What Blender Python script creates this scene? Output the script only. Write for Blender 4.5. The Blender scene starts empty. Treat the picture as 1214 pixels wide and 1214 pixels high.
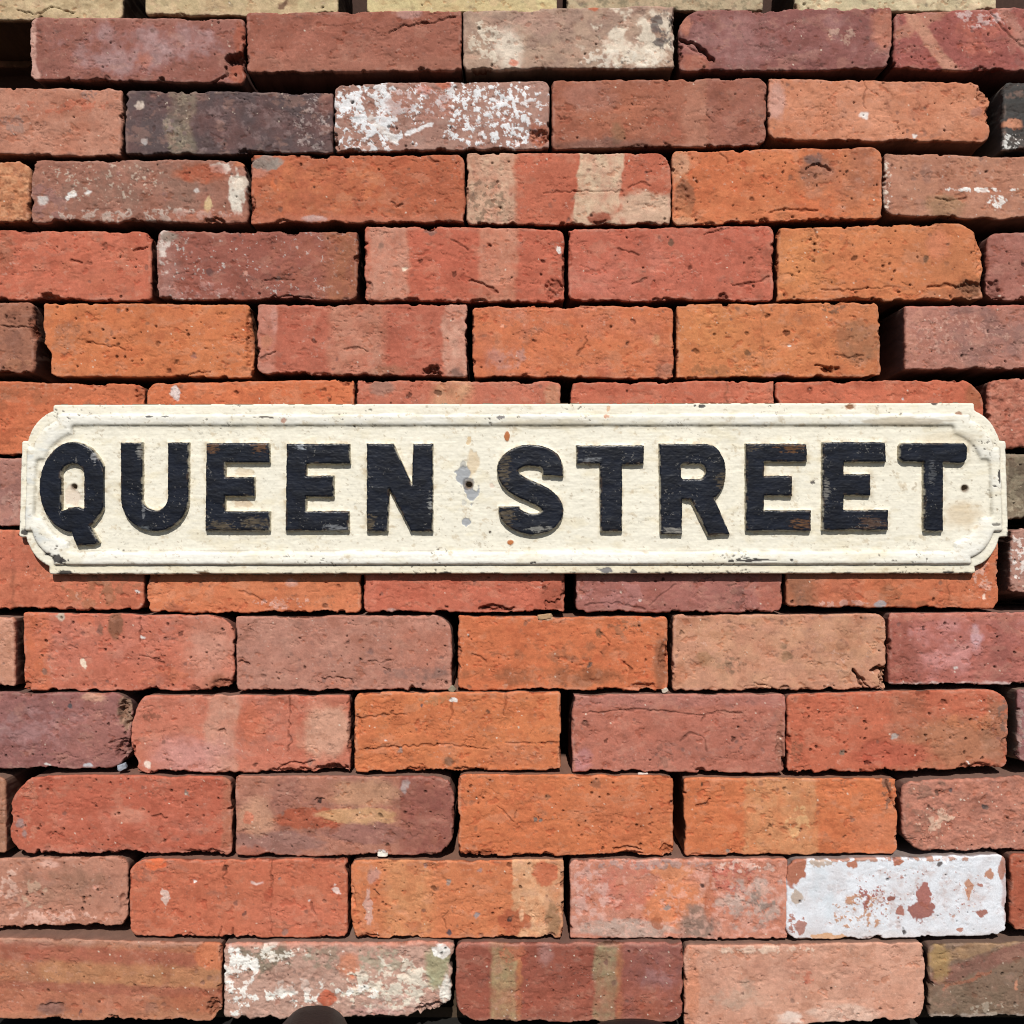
import bpy, math, random
import numpy as np

# ------------------------------------------------------------------ camera, sky, sun, exposure
S = bpy.context.scene
K = 0.0009            # metres per photo pixel on the wall plane
D = 1214.0            # camera distance in the same pixels (26 mm phone lens, square crop)
cam = bpy.data.objects.new('camera', bpy.data.cameras.new('camera'))
S.collection.objects.link(cam)
cam.location = (0, -D * K, 0)
cam.rotation_euler = (math.radians(90), 0, 0)
cam.data.sensor_width = 36.0
cam.data.lens = 36.0
cam.data.clip_start = 0.01
cam.data.clip_end = 500
S.camera = cam

SUN_EL = 43.0
world = bpy.data.worlds.new('World'); S.world = world; world.use_nodes = True
wn = world.node_tree
bg = wn.nodes['Background']
sky = wn.nodes.new('ShaderNodeTexSky'); sky.sky_type = 'NISHITA'; sky.sun_disc = False
sky.sun_elevation = math.radians(SUN_EL); sky.sun_rotation = math.radians(180)
wn.links.new(sky.outputs[0], bg.inputs[0]); bg.inputs[1].default_value = 0.05
sun = bpy.data.objects.new('sun', bpy.data.lights.new('sun', 'SUN'))
S.collection.objects.link(sun)
sun.data.energy = 3.95; sun.data.angle = math.radians(0.5); sun.data.color = (1.0, 0.965, 0.91)
sun.rotation_euler = (math.radians(90 - SUN_EL), 0, math.radians(1.5))
S.view_settings.view_transform = 'Standard'; S.view_settings.look = 'None'
S.view_settings.exposure = 0.0; S.view_settings.gamma = 1.0
S.view_settings.use_curve_mapping = False
try: S.cycles.filter_width = 1.0
except Exception: pass

# ------------------------------------------------------------------ numpy helpers
def lin(c):
    c = np.asarray(c, float) / 255.0
    return np.where(c <= 0.04045, c / 12.92, ((c + 0.055) / 1.055) ** 2.4)

def hsh(ix, iy, seed):
    h = (ix.astype(np.int64) * 374761393 + iy.astype(np.int64) * 668265263 + int(seed) * 974634777) & 0xffffffff
    h = ((h ^ (h >> 13)) * 1274126177) & 0xffffffff
    h = ((h ^ (h >> 16)) * 2246822519) & 0xffffffff
    h = h ^ (h >> 15)
    return (h & 0xffffff) / float(0xffffff) * 2 - 1

def noise(x, y, seed):
    x = np.asarray(x, float); y = np.asarray(y, float)
    ix = np.floor(x); iy = np.floor(y); fx = x - ix; fy = y - iy
    ux = fx * fx * fx * (fx * (fx * 6 - 15) + 10); uy = fy * fy * fy * (fy * (fy * 6 - 15) + 10)
    a = hsh(ix, iy, seed); b = hsh(ix + 1, iy, seed); c = hsh(ix, iy + 1, seed); d = hsh(ix + 1, iy + 1, seed)
    return (a + (b - a) * ux) * (1 - uy) + (c + (d - c) * ux) * uy

def fbm(x, y, seed, octv=4, gain=0.55):
    t = 0; amp = 1.0; tot = 0
    for o in range(octv):
        cs, sn = math.cos(0.6 * o + 0.3), math.sin(0.6 * o + 0.3)
        t = t + amp * noise((x * cs - y * sn) * 2 ** o + 17.3 * o, (x * sn + y * cs) * 2 ** o - 9.1 * o, seed + 31 * o)
        tot += amp; amp *= gain
    return t / tot

def sstep(a, b, x):
    t = np.clip((x - a) / (b - a), 0, 1)
    return t * t * (3 - 2 * t)

def seg_dist(px, py, pts, closed=False):
    best = np.full(px.shape, 1e9)
    n = len(pts); rng = range(n) if closed else range(n - 1)
    for i in rng:
        x0, y0 = pts[i]; x1, y1 = pts[(i + 1) % n]
        dx, dy = x1 - x0, y1 - y0; L = dx * dx + dy * dy + 1e-12
        t = np.clip(((px - x0) * dx + (py - y0) * dy) / L, 0, 1)
        best = np.minimum(best, np.hypot(px - x0 - t * dx, py - y0 - t * dy))
    return best

def poly_sdf(px, py, pts):              # positive inside
    d = seg_dist(px, py, pts, True)
    ins = np.zeros(px.shape, bool); n = len(pts)
    for i in range(n):
        x0, y0 = pts[i]; x1, y1 = pts[(i + 1) % n]
        if y0 == y1: continue
        c = ((y0 > py) != (y1 > py)) & (px < (x1 - x0) * (py - y0) / (y1 - y0) + x0)
        ins ^= c
    return np.where(ins, d, -d)

def mixc(col, c, m):
    c = np.asarray(c)
    return col + ((c if c.ndim == 2 else c[None, :]) - col) * np.asarray(m)[:, None]

def fast_mesh(name, co, polys, cols, rough=None):
    """co (n,3) metres; polys: list of (m,k) int arrays; cols (n,3) linear"""
    me = bpy.data.meshes.new(name)
    loops = np.concatenate([p.ravel() for p in polys]).astype(np.int32)
    tot = np.concatenate([np.full(len(p), p.shape[1]) for p in polys]).astype(np.int32)
    start = np.concatenate([[0], np.cumsum(tot)[:-1]]).astype(np.int32)
    me.vertices.add(len(co)); me.vertices.foreach_set('co', co.astype(np.float32).ravel())
    me.loops.add(len(loops)); me.loops.foreach_set('vertex_index', loops)
    me.polygons.add(len(tot)); me.polygons.foreach_set('loop_start', start)
    try: me.polygons.foreach_set('loop_total', tot)
    except Exception: pass
    me.polygons.foreach_set('use_smooth', np.ones(len(tot), bool))
    me.update(calc_edges=True)
    at = me.attributes.new('Col', 'FLOAT_COLOR', 'POINT')
    c4 = np.ones((len(co), 4), np.float32); c4[:, :3] = np.clip(cols, 0.002, 0.95)
    if rough is not None: c4[:, 3] = rough
    at.data.foreach_set('color', c4.ravel())
    me.validate()
    return me

def link(name, me, mat, parent=None, loc=None):
    o = bpy.data.objects.new(name, me); S.collection.objects.link(o)
    if mat and not me.materials: me.materials.append(mat)
    if parent: o.parent = parent
    if loc is not None: o.location = loc
    return o

def tag(o, label, cat, group=None, kind=None):
    if label: o['label'] = label
    if cat: o['category'] = cat
    if group: o['group'] = group
    if kind: o['kind'] = kind
    return o

# ------------------------------------------------------------------ materials
def col_material(name, rough=0.9, spec=0.25, lo=0.86, hi=1.12, nscale=900, bump=0.35, stretch=(1, 1, 1), bdist=0.0004, coat=0):
    m = bpy.data.materials.new(name); m.use_nodes = True
    nt = m.node_tree; N = nt.nodes; Lk = nt.links; b = N['Principled BSDF']
    b.inputs['Roughness'].default_value = rough; b.inputs['Specular IOR Level'].default_value = spec
    a = N.new('ShaderNodeAttribute'); a.attribute_name = 'Col'
    tc = N.new('ShaderNodeTexCoord'); mp = N.new('ShaderNodeMapping'); mp.inputs['Scale'].default_value = stretch
    oi = N.new('ShaderNodeObjectInfo'); ml = N.new('ShaderNodeVectorMath'); ml.operation = 'MULTIPLY_ADD'
    Lk.new(tc.outputs['Object'], mp.inputs['Vector']); Lk.new(oi.outputs['Random'], ml.inputs[0])
    ml.inputs[1].default_value = (7, 11, 5); Lk.new(mp.outputs[0], ml.inputs[2])
    n1 = N.new('ShaderNodeTexNoise'); n1.inputs['Scale'].default_value = nscale; n1.inputs['Detail'].default_value = 3
    n1.inputs['Roughness'].default_value = 0.65
    Lk.new(ml.outputs[0], n1.inputs['Vector'])
    mr = N.new('ShaderNodeMapRange'); mr.inputs[1].default_value = 0.3; mr.inputs[2].default_value = 0.7
    mr.inputs[3].default_value = lo; mr.inputs[4].default_value = hi
    Lk.new(n1.outputs[0], mr.inputs[0])
    mx = N.new('ShaderNodeVectorMath'); mx.operation = 'SCALE'
    Lk.new(a.outputs['Color'], mx.inputs[0]); Lk.new(mr.outputs[0], mx.inputs['Scale'])
    Lk.new(mx.outputs[0], b.inputs['Base Color'])
    bp = N.new('ShaderNodeBump'); bp.inputs['Strength'].default_value = bump; bp.inputs['Distance'].default_value = bdist
    n2 = N.new('ShaderNodeTexNoise'); n2.inputs['Scale'].default_value = nscale * 0.6; n2.inputs['Detail'].default_value = 4
    n2.inputs['Roughness'].default_value = 0.7
    Lk.new(ml.outputs[0], n2.inputs['Vector']); Lk.new(n2.outputs[0], bp.inputs['Height'])
    Lk.new(bp.outputs[0], b.inputs['Normal'])
    return m

M_BRICK = col_material('fired_clay', 0.9, 0.2, 0.88, 1.11, 900, 0.45, bdist=0.0004)
M_CREAM = col_material('cream_paint', 0.55, 0.35, 0.95, 1.04, 500, 0.35, (0.35, 1, 1.6), bdist=0.0003)
M_BLACK = col_material('black_paint', 0.38, 0.4, 0.85, 1.2, 500, 0.35, (0.4, 1, 1.2), bdist=0.0004)
M_SHOE = col_material('worn_shoe_leather', 0.55, 0.4, 0.6, 1.5, 500, 0.9, bdist=0.0008)
M_DARK = col_material('plain_matte', 0.85, 0.2, 0.85, 1.15, 300, 0.4)

# ------------------------------------------------------------------ structure: ground, core of the stack
def box_mesh(name, x0, x1, y0, y1, z0, z1, col):
    co = np.array([(x, y, z) for x in (x0, x1) for y in (y0, y1) for z in (z0, z1)], float)
    q = np.array([(0, 1, 3, 2), (4, 6, 7, 5), (0, 4, 5, 1), (2, 3, 7, 6), (0, 2, 6, 4), (1, 5, 7, 3)])
    me = fast_mesh(name, co, [q], np.tile(lin(col), (8, 1)))
    me.polygons.foreach_set('use_smooth', np.zeros(6, bool))
    return me

PROW = {0: 2, 1: 14, 2: 8, 3: 4, 4: 0, 5: 0, 6: 3, 7: 4, 8: 6, 9: 11, 10: 17, 11: 23, 12: 29, 13: 37}
DEPTH = 112
GZ = -(605 * (D - 46) / D + 22) * K
g = 60.0
gco = np.array([(-g, -g, GZ), (g, -g, GZ), (g, g, GZ), (-g, g, GZ)])
o = link('ground', fast_mesh('ground', gco, [np.array([[0, 1, 2, 3]])], np.tile(lin((40, 38, 36)), (4, 1))), M_DARK)
tag(o, 'ground in front of the brick stack', None, kind='structure')
o = link('backing_wall', box_mesh('backing_wall', -900 * K, 900 * K, 128 * K, 150 * K, GZ, 760 * K, (70, 50, 42)), M_DARK)
tag(o, 'dark inside of the stack behind the bricks', None, kind='structure')

# ------------------------------------------------------------------ brick colours and marks
ORG = (204, 106, 66); OCH = (206, 115, 72); RED = (188, 92, 70); SAL = (194, 104, 82); PLM = (156, 88, 76)
BUF = (203, 160, 130); CRM = (214, 192, 160); GRY = (140, 125, 115); DRK = (112, 80, 66); WHT = (236, 232, 226); LIL = (176, 140, 136)
PNK = (204, 130, 112)
def B(x0, x1, c, s=0.8, soft=5): return ('B', x0, x1, c, s, soft)
def H(y0, y1, c, s=0.8, soft=5): return ('H', y0, y1, c, s, soft)
def E(cx, cy, rx, ry, c, s=0.8, soft=0.35, rag=0.45): return ('E', cx, cy, rx, ry, c, s, soft, rag)
def M(c, cov, scale=25, s=0.8, sharp=0.25): return ('M', c, cov, scale, s, sharp)
def R(cx, cy, rx, ry, c, cov, scale=12, s=0.9, sharp=0.06): return ('R', cx, cy, rx, ry, c, cov, scale, s, sharp)
def C(cx, cy, rx, ry, d=6, dark=0.5): return ('C', cx, cy, rx, ry, d, dark)
def L(pts, w=0.9, d=2.0, dark=0.5): return ('L', pts, w, d, dark)
def P(x, y, r=2, c=None): return ('P', x, y, r, c)

BR = []
def brick(row, xl, xr, ytl, ytr, ybl, ybr, rad, base, label, feats=(), **kw):
    BR.append(dict(row=row, xl=xl, xr=xr, ytl=ytl, ytr=ytr, ybl=ybl, ybr=ybr, rad=rad, base=base, label=label, feats=list(feats), **kw))

YEL = (202, 174, 132)
brick(0, -105, 145, -60, -60, 25, 24, (4, 4, 6, 4), YEL, 'yellow brick at the top left corner above the dark hole', [M((176, 150, 110), .35, 14), L([(20, 12), (45, 17), (60, 8), (90, 15)], .8, 2)], spl=(74, 58, 40))  # yellow course: side colour darkened to paint shade onto the underside
brick(0, 172, 401, -60, -60, 19, 19, (4, 4, 4, 4), YEL, 'yellow brick on top of the stack, right of the wide slit at top left', [M((182, 160, 118), .35, 10), B(349, 402, (196, 178, 132), .6, 2), E(336, 6, 6, 4, (90, 50, 40), .8)], spl=(74, 58, 40))
brick(0, 435, 660, -60, -60, 17, 17, (4, 4, 4, 4), (204, 182, 130), 'yellow brick on top of the stack above the pale mortar stained brick', [B(488, 490, (150, 130, 90), .5, 1)], spl=(74, 58, 40))
brick(0, 672, 905, -60, -60, 18, 18, (4, 4, 4, 4), (182, 160, 126), 'greyish yellow brick on top of the stack with scratchy black marks', [M((130, 118, 92), .25, 6)], spl=(74, 58, 40))
brick(0, 942, 1182, -60, -60, 16, 16, (4, 4, 4, 4), (194, 176, 138), 'pale yellow brick at the top between two black slits, right part of photo', [M((220, 200, 160), .3, 12)], spl=(74, 58, 40))

brick(1, 35, 290, 20, 22, 94, 99, (9, 5, 3, 7), (156, 94, 82), 'plum red brick with hazy lilac bloom and dark triangular hole at its right end',
      [B(30, 46, (222, 172, 154), .95, 1.5), R(150, 58, 75, 30, (184, 148, 146), .6, 22, .7, .5), R(225, 52, 40, 24, (184, 148, 146), .55, 14, .6, .5), E(172, 70, 9, 9, (200, 112, 86), .5), H(8, 27, (196, 140, 122), .4, 6),
       C(280, 69, 13, 9, 15, .35), C(290, 60, 3, 22, 5, .8), L([(253, 98), (262, 92), (270, 88), (268, 80)], 1.2, 4), E(283, 88, 12, 12, (176, 84, 62), .7), E(286, 45, 8, 20, (184, 92, 70), .7)], under=8)
brick(1, 292, 547, 14, 12, 87, 84, (3, 9, 3, 5), (164, 94, 78), 'smooth brown red brick in the upper course above the slate grey one',
      [R(400, 50, 110, 30, (190, 116, 98), .35, 20, .5, .4), E(485, 15, 14, 6, (198, 150, 138), .7), L([(462, 38), (480, 30), (510, 27), (540, 20)], 1, 2), H(66, 92, (178, 118, 98), .4, 8)], under=9)
brick(1, 549, 800, 12, 6, 83, 81, (5, 3, 5, 4), (178, 144, 122), 'pale buff brick smeared with white mortar and sooty at its right end',
      [M((150, 118, 104), .35, 18, .6), E(603, 60, 16, 26, (226, 210, 190), .8, .5), R(760, 45, 60, 40, (228, 212, 190), .65, 16, .85, .2), R(575, 50, 22, 28, (222, 206, 184), .5, 6, .8, .1), R(740, 70, 60, 14, (226, 214, 196), .5, 5, .7, .1), R(788, 38, 16, 34, (92, 84, 84), .45, 9, .8, .1), E(704, 10, 5, 4, (200, 96, 66), .9), E(608, 74, 6, 4, (204, 104, 80), .8), E(640, 25, 30, 14, (186, 140, 124), .5), C(798, 30, 5, 12, 5, .7)], under=9)
brick(1, 805, 1058, 12, 8, 85, 82, (24, 4, 16, 5), (146, 88, 82), 'dull plum brick with a black split at its left end, upper course',
      [R(930, 45, 120, 36, (172, 124, 118), .4, 26, .6, .4), E(812, 30, 7, 13, (206, 128, 106), .8), E(1048, 34, 14, 24, (196, 118, 94), .7), L([(806, 47), (822, 52), (836, 62), (846, 72)], 2.6, 7, .25), L([(806, 51), (820, 58), (840, 70)], 1.4, 2, 1.3), E(824, 76, 20, 12, (182, 102, 82), .7), R(1000, 42, 22, 14, (206, 168, 146), .35, 8, .6, .1)], under=8)
brick(1, 1060, 1270, 16, 4, 83, 85, (10, 4, 4, 4), (166, 88, 82), 'pink plum brick crossed by buff diagonal streaks at the top right',
      [('D', 1078, 14, 1128, 84, 8, (206, 146, 118), .85), ('D', 1066, 40, 1120, 10, 9, (198, 138, 112), .75), ('D', 1190, 14, 1230, 70, 9, (198, 140, 120), .7), R(1170, 40, 40, 30, (206, 116, 98), .6, 18, .6, .4), R(1160, 22, 34, 14, (226, 196, 190), .4, 6, .7, .1), L([(1172, 12), (1196, 40), (1220, 62)], 1, 1.5)], under=8)
brick(1, -190, -26, 24, 24, 98, 98, (4, 4, 4, 4), (150, 96, 80), 'brick outside the left edge', skip=True)

brick(2, -110, 145, 103, 104, 180, 186, (5, 6, 10, 5), (180, 112, 90), 'dusty salmon brick at the left edge beside the slate grey brick',
      [M((196, 136, 112), .4, 28, .7, .5), R(60, 125, 70, 12, (196, 92, 70), .35, 12, .5), R(20, 145, 22, 14, (140, 120, 110), .5, 12, .5), R(105, 112, 12, 10, (130, 108, 100), .5, 10, .6)], under=4)
brick(2, 148, 395, 107, 109, 184, 183, (7, 5, 4, 5), (98, 80, 80), 'slate grey brick with a buff vertical stripe, the darkest in the second course',
      [B(200, 231, (140, 126, 106), .75, 4), R(210, 140, 20, 45, (168, 150, 126), .35, 7, .6, .1), R(280, 150, 100, 35, (140, 118, 116), .22, 9, .7, .15), E(167, 124, 7, 5, (220, 200, 184), .9, .2), E(171, 168, 4, 5, (200, 190, 186), .8, .2), R(370, 150, 24, 40, (190, 172, 166), .3, 4, .7, .08), E(388, 122, 10, 14, (148, 96, 82), .7), M((124, 82, 76), .25, 30, .6, .5), C(194, 108, 9, 4, 4, 1), C(352, 110, 30, 3, 3, 1)], specks=16)
brick(2, 396, 651, 99, 95, 180, 177, (8, 9, 4, 6), (170, 122, 106), 'mauve brick splashed with curly flakes of white paint, second course',
      [M((184, 146, 132), .45, 20, .6, .4), R(440, 140, 60, 50, (240, 240, 242), .52, 7, .95, .05), R(560, 120, 100, 28, (240, 240, 242), .40, 5, .95, .05), R(590, 155, 70, 26, (240, 240, 242), .33, 5, .95, .05), R(500, 125, 50, 26, (180, 118, 100), .6, 20, .6, .2), E(526, 100, 10, 5, (206, 110, 86), .9), E(503, 107, 9, 6, (204, 120, 100), .7), ('D', 438, 140, 470, 168, 4, (240, 232, 226), .9), ('D', 484, 158, 512, 146, 3.4, (242, 240, 240), .95), C(643, 162, 14, 9, 8, .75), E(640, 160, 12, 12, (178, 92, 68), .8), C(420, 180, 30, 3, 4, .8)])
brick(2, 654, 909, 95, 92, 177, 173, (5, 12, 14, 8), (170, 98, 78), 'brown salmon brick with a paler seam down its right third, second course',
      [B(812, 838, (196, 132, 108), .6, 5), B(838, 912, (160, 100, 88), .5, 3), E(725, 130, 45, 28, (188, 104, 76), .5, .8), E(732, 158, 8, 12, (140, 110, 80), .5), E(715, 172, 60, 8, (110, 90, 80), .5), R(790, 150, 22, 20, (184, 96, 76), .5, 10, .5), L([(838, 130), (840, 138), (845, 144)], .8, 1.5), E(700, 115, 30, 16, (178, 120, 104), .5)])
brick(2, 911, 1174, 93, 97, 166, 169, (8, 26, 12, 10), (200, 120, 90), 'bright salmon brick with a chipped top right corner, next to the charcoal brick',
      [R(1040, 130, 120, 40, (214, 142, 112), .5, 24, .6, .5), R(1100, 120, 60, 30, (176, 102, 80), .25, 14, .5, .2), E(920, 120, 11, 22, (206, 162, 148), .6), L([(1025, 92), (1027, 105), (1023, 118), (1026, 130)], .8, 1.6), E(1025, 136, 5, 4, WHT, .8, .3), E(1084, 163, 3, 3, WHT, .8), C(1166, 110, 8, 14, 7, .7), E(1158, 132, 7, 6, (170, 120, 110), .5)], under=5)
brick(2, 1189, 1440, 97, 97, 178, 182, (8, 4, 4, 4), (74, 70, 68), 'charcoal black brick with one orange scrape at the right edge',
      [E(1200, 147, 13, 7, (206, 134, 104), .95, .2), R(1195, 168, 16, 12, WHT, .45, 4, .9, .08)], p=12, spl=(100, 92, 86))

brick(3, -215, 35, 188, 192, 262, 264, (5, 7, 10, 5), (194, 118, 82), 'rough crumbly orange buff brick at the left edge, third course', [M((214, 150, 110), .4, 7, .7), M((150, 84, 58), .2, 6, .7)], rough=2.2, chips=1.6)
brick(3, 36, 295, 189, 189, 264, 265, (5, 18, 6, 8), (166, 108, 90), 'weathered brown brick with white patches at its right end, third course',
      [R(160, 225, 100, 40, (136, 104, 88), .5, 20, .65, .35), R(55, 240, 22, 26, (150, 108, 104), .6, 12, .5), E(85, 232, 4, 4, WHT, .95, .2), E(80, 236, 3, 2, WHT, .9, .2), E(104, 228, 4, 3, WHT, .9), E(52, 238, 6, 4, WHT, .7), E(262, 199, 14, 6, (236, 220, 206), .95, .15, .8), E(281, 232, 9, 26, (232, 222, 206), .9, .15, .8), E(286, 216, 8, 10, (228, 210, 190), .85, .2), E(238, 205, 28, 11, (182, 88, 62), .85), E(286, 193, 10, 6, (204, 116, 84), .8), R(170, 255, 130, 10, (204, 184, 170), .4, 6, .7, .1), E(247, 243, 4, 9, (214, 182, 130), .9), E(234, 228, 4, 3, WHT, .8), E(259, 258, 60, 8, (190, 110, 88), .5), R(120, 215, 90, 30, (206, 184, 164), .12, 4, .7, .08)], rough=1.5)
brick(3, 297, 551, 184, 183, 265, 264, (6, 10, 5, 5), (186, 94, 64), 'deep orange brick with a grey spot at its top left corner, third course',
      [E(318, 193, 18, 9, (146, 134, 124), .95, .12, .25), E(300, 205, 16, 6, (206, 138, 120), .6), R(380, 225, 90, 36, (208, 116, 74), .45, 14, .6, .4), E(323, 220, 3, 8, (214, 104, 56), .7), E(372, 260, 12, 4, (206, 190, 184), .8), P(515, 237, 1.6, WHT), L([(463, 240), (470, 244), (478, 241)], .9, 2), C(343, 264, 22, 4, 5, .7), H(255, 270, (200, 130, 112), .4, 5), L([(508, 186), (512, 190), (522, 192)], 1.2, 2), M((170, 88, 66), .3, 40, .5, .6)], under=3)
brick(3, 553, 796, 181, 181, 267, 268, (6, 20, 6, 6), (190, 96, 74), 'red brick with two broad buff bands, right of the third course middle',
      [B(548, 611, (204, 164, 134), .9, 4), R(575, 240, 32, 34, (120, 98, 78), .35, 5, .7, .15), B(684, 737, (212, 180, 148), .95, 1.5), E(770, 250, 38, 20, (210, 176, 146), .85, .25, .7), E(690, 264, 12, 14, (206, 168, 138), .7), E(712, 258, 15, 8, (160, 78, 60), .95, .2, .5), L([(645, 229), (660, 227), (690, 227), (720, 226), (738, 227)], .9, 1.6, .7), L([(745, 222), (760, 217), (772, 219)], .9, 1.6, .7), C(712, 266, 14, 5, 4, .8)])
brick(3, 797, 1046, 179, 174, 267, 260, (9, 16, 4, 9), (206, 106, 66), 'vivid orange brick with a black ring shaped scar, third course',
      [E(968, 205, 22, 20, (128, 92, 80), .75, .7), E(964, 189, 10, 6, (96, 84, 80), .8), L([(955, 201), (965, 195), (978, 197), (984, 202)], 1.4, 3, .4), P(966, 208, 3), E(1018, 205, 30, 34, (158, 98, 78), .75, .7), R(990, 235, 50, 20, (176, 104, 78), .5, 12, .5), E(806, 195, 12, 18, (202, 152, 120), .75), E(811, 235, 12, 22, (150, 94, 70), .8, .15, .4), C(809, 238, 9, 20, 3, .9), E(812, 262, 14, 6, (208, 158, 124), .7), P(905, 209, 2), P(999, 206, 1.8), P(891, 236, 3.5), L([(913, 252), (930, 248), (950, 249), (970, 248)], 1, 2), L([(850, 180), (860, 186), (864, 194)], .8, 1.4), M((214, 126, 84), .3, 30, .5, .5)])
brick(3, 1048, 1300, 181, 187, 255, 264, (6, 4, 4, 12), (186, 124, 98), 'dusty buff salmon brick with a thin white scratch line at the right edge, third course',
      [M((170, 108, 88), .4, 26, .5, .5), B(1044, 1056, (150, 112, 96), .6, 2), R(1050, 220, 6, 35, (230, 214, 196), .5, 4, .8, .1), R(1165, 225, 48, 3, WHT, .6, 5, .95, .1), R(1182, 238, 16, 10, WHT, .4, 5, .9, .08), P(1057, 196, 2.2), P(1070, 199, 1.8), L([(1110, 234), (1120, 236), (1128, 238), (1146, 235)], .9, 1.8), E(1120, 245, 22, 14, (150, 122, 84), .5), E(1099, 204, 5, 14, (150, 108, 92), .6)])

brick(4, -70, 180, 272, 274, 355, 357, (5, 6, 5, 5), (194, 96, 74), 'salmon red brick at the left edge with a notch in its lower edge, fourth course',
      [E(5, 300, 12, 24, (158, 96, 74), .7, .6), R(120, 320, 50, 30, (182, 98, 72), .5, 22, .5, .5), C(58, 354, 14, 8, 14, .5), P(124, 292, 3), L([(83, 308), (94, 309), (97, 311)], 1.1, 2), P(105, 312, 3), P(42, 318, 2), L([(158, 298), (166, 295), (174, 293)], 1.1, 2.5), E(118, 284, 4, 4, (150, 100, 80), .6), M((204, 110, 88), .35, 24, .5, .5)], p=-1)
brick(4, 185, 424, 273, 275, 355, 356, (12, 6, 8, 5), (160, 88, 76), 'plum red brick with a whitish left edge and brown right end, fourth course',
      [B(180, 210, (176, 128, 114), .7, 8), R(194, 300, 9, 28, (232, 216, 204), .5, 8, .8, .25), E(200, 281, 11, 6, (160, 140, 126), .9, .2), R(205, 356, 26, 3, (206, 196, 188), .7, 5, .9, .1), B(385, 428, (172, 104, 72), .7, 14), R(360, 310, 50, 36, (182, 106, 84), .5, 20, .5, .5), P(290, 324, 4, (214, 150, 130)), P(249, 322, 5, (120, 80, 74)), P(331, 330, 4, (124, 90, 80)), L([(313, 332), (330, 331), (348, 332)], .9, 1.6), L([(320, 352), (345, 351), (380, 353)], 1.2, 2.4), R(240, 345, 50, 12, (196, 140, 128), .4, 8, .5)])
brick(4, 432, 669, 267, 271, 357, 359, (8, 12, 6, 8), (192, 94, 74), 'red brick with two dusty buff bands and a chipped lower right corner, fourth course',
      [B(436, 483, (198, 146, 122), .7, 4), B(567, 612, (202, 138, 112), .7, 4), E(452, 292, 4, 4, (130, 100, 84), .7), P(480, 318, 3.4, (236, 214, 186)), P(498, 309, 3.5), P(540, 325, 3.5), P(643, 309, 3), E(664, 297, 2.5, 5, WHT, .95, .1), C(510, 270, 8, 5, 4, .8), E(510, 274, 7, 4, (120, 100, 90), .7), L([(555, 332), (566, 335), (574, 337), (584, 342), (590, 347)], 1.2, 2.6, .5), E(562, 346, 22, 10, (182, 90, 70), .7), C(657, 345, 12, 16, 6, .75), L([(534, 284), (546, 290), (556, 296)], 1, 1.4), C(437, 345, 5, 14, 4, .8)])
brick(4, 674, 917, 271, 267, 357, 357, (9, 7, 5, 7), (192, 96, 78), 'pinkish red brick with a small dark leaf shaped pit near its top, fourth course',
      [R(720, 320, 70, 40, (206, 120, 104), .5, 26, .5, .5), E(762, 315, 8, 40, (176, 84, 66), .5, .8), P(795, 287, 5, (118, 84, 66)), L([(733, 295), (745, 297), (757, 303)], 1.2, 1.6), L([(750, 337), (760, 333), (768, 330)], 1.2, 1.8), P(890, 308, 2.5), L([(866, 337), (880, 338), (900, 333), (912, 328)], 1.1, 2), L([(835, 277), (848, 275), (862, 270)], 1.2, 2), C(858, 355, 9, 7, 6, .5), R(900, 320, 20, 40, (168, 88, 70), .5, 12, .5), P(818, 318, 3)])
brick(4, 922, 1166, 270, 264, 357, 357, (9, 18, 10, 4), (207, 116, 73), 'ochre orange brick with a ragged brown lower right corner, fourth course',
      [E(945, 310, 30, 38, (216, 132, 80), .6, .7), E(1118, 305, 42, 34, (182, 108, 72), .6, .6), E(1112, 288, 14, 20, (206, 118, 90), .6), P(989, 334, 6, (190, 106, 60)), P(1097, 306, 4.5, (120, 82, 60)), P(966, 311, 2), P(1012, 306, 3), L([(964, 266), (966, 274), (970, 283)], .8, 1.4), L([(975, 344), (1000, 344), (1040, 342), (1058, 340)], .9, 1.6), L([(1100, 340), (1120, 338), (1135, 340)], 1.2, 2.4), C(1152, 345, 16, 13, 6, .5), E(1150, 344, 17, 14, (122, 84, 64), .8), E(1120, 348, 30, 6, (180, 106, 74), .7), C(1162, 290, 8, 34, 5, 1), C(1012, 356, 16, 5, 6, .6)], xr_fn=lambda t: np.where(t > .62, -14 * (t - .62) / .38, 0) + 0 * t)
brick(4, 1170, 1420, 276, 271, 357, 357, (9, 4, 4, 10), (164, 96, 84), 'dull pink plum brick at the right edge, fourth course', [M((184, 120, 106), .4, 16, .6, .4), P(1211, 312, 2.5), C(1178, 345, 10, 14, 5, .6)], specks=14)

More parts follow.
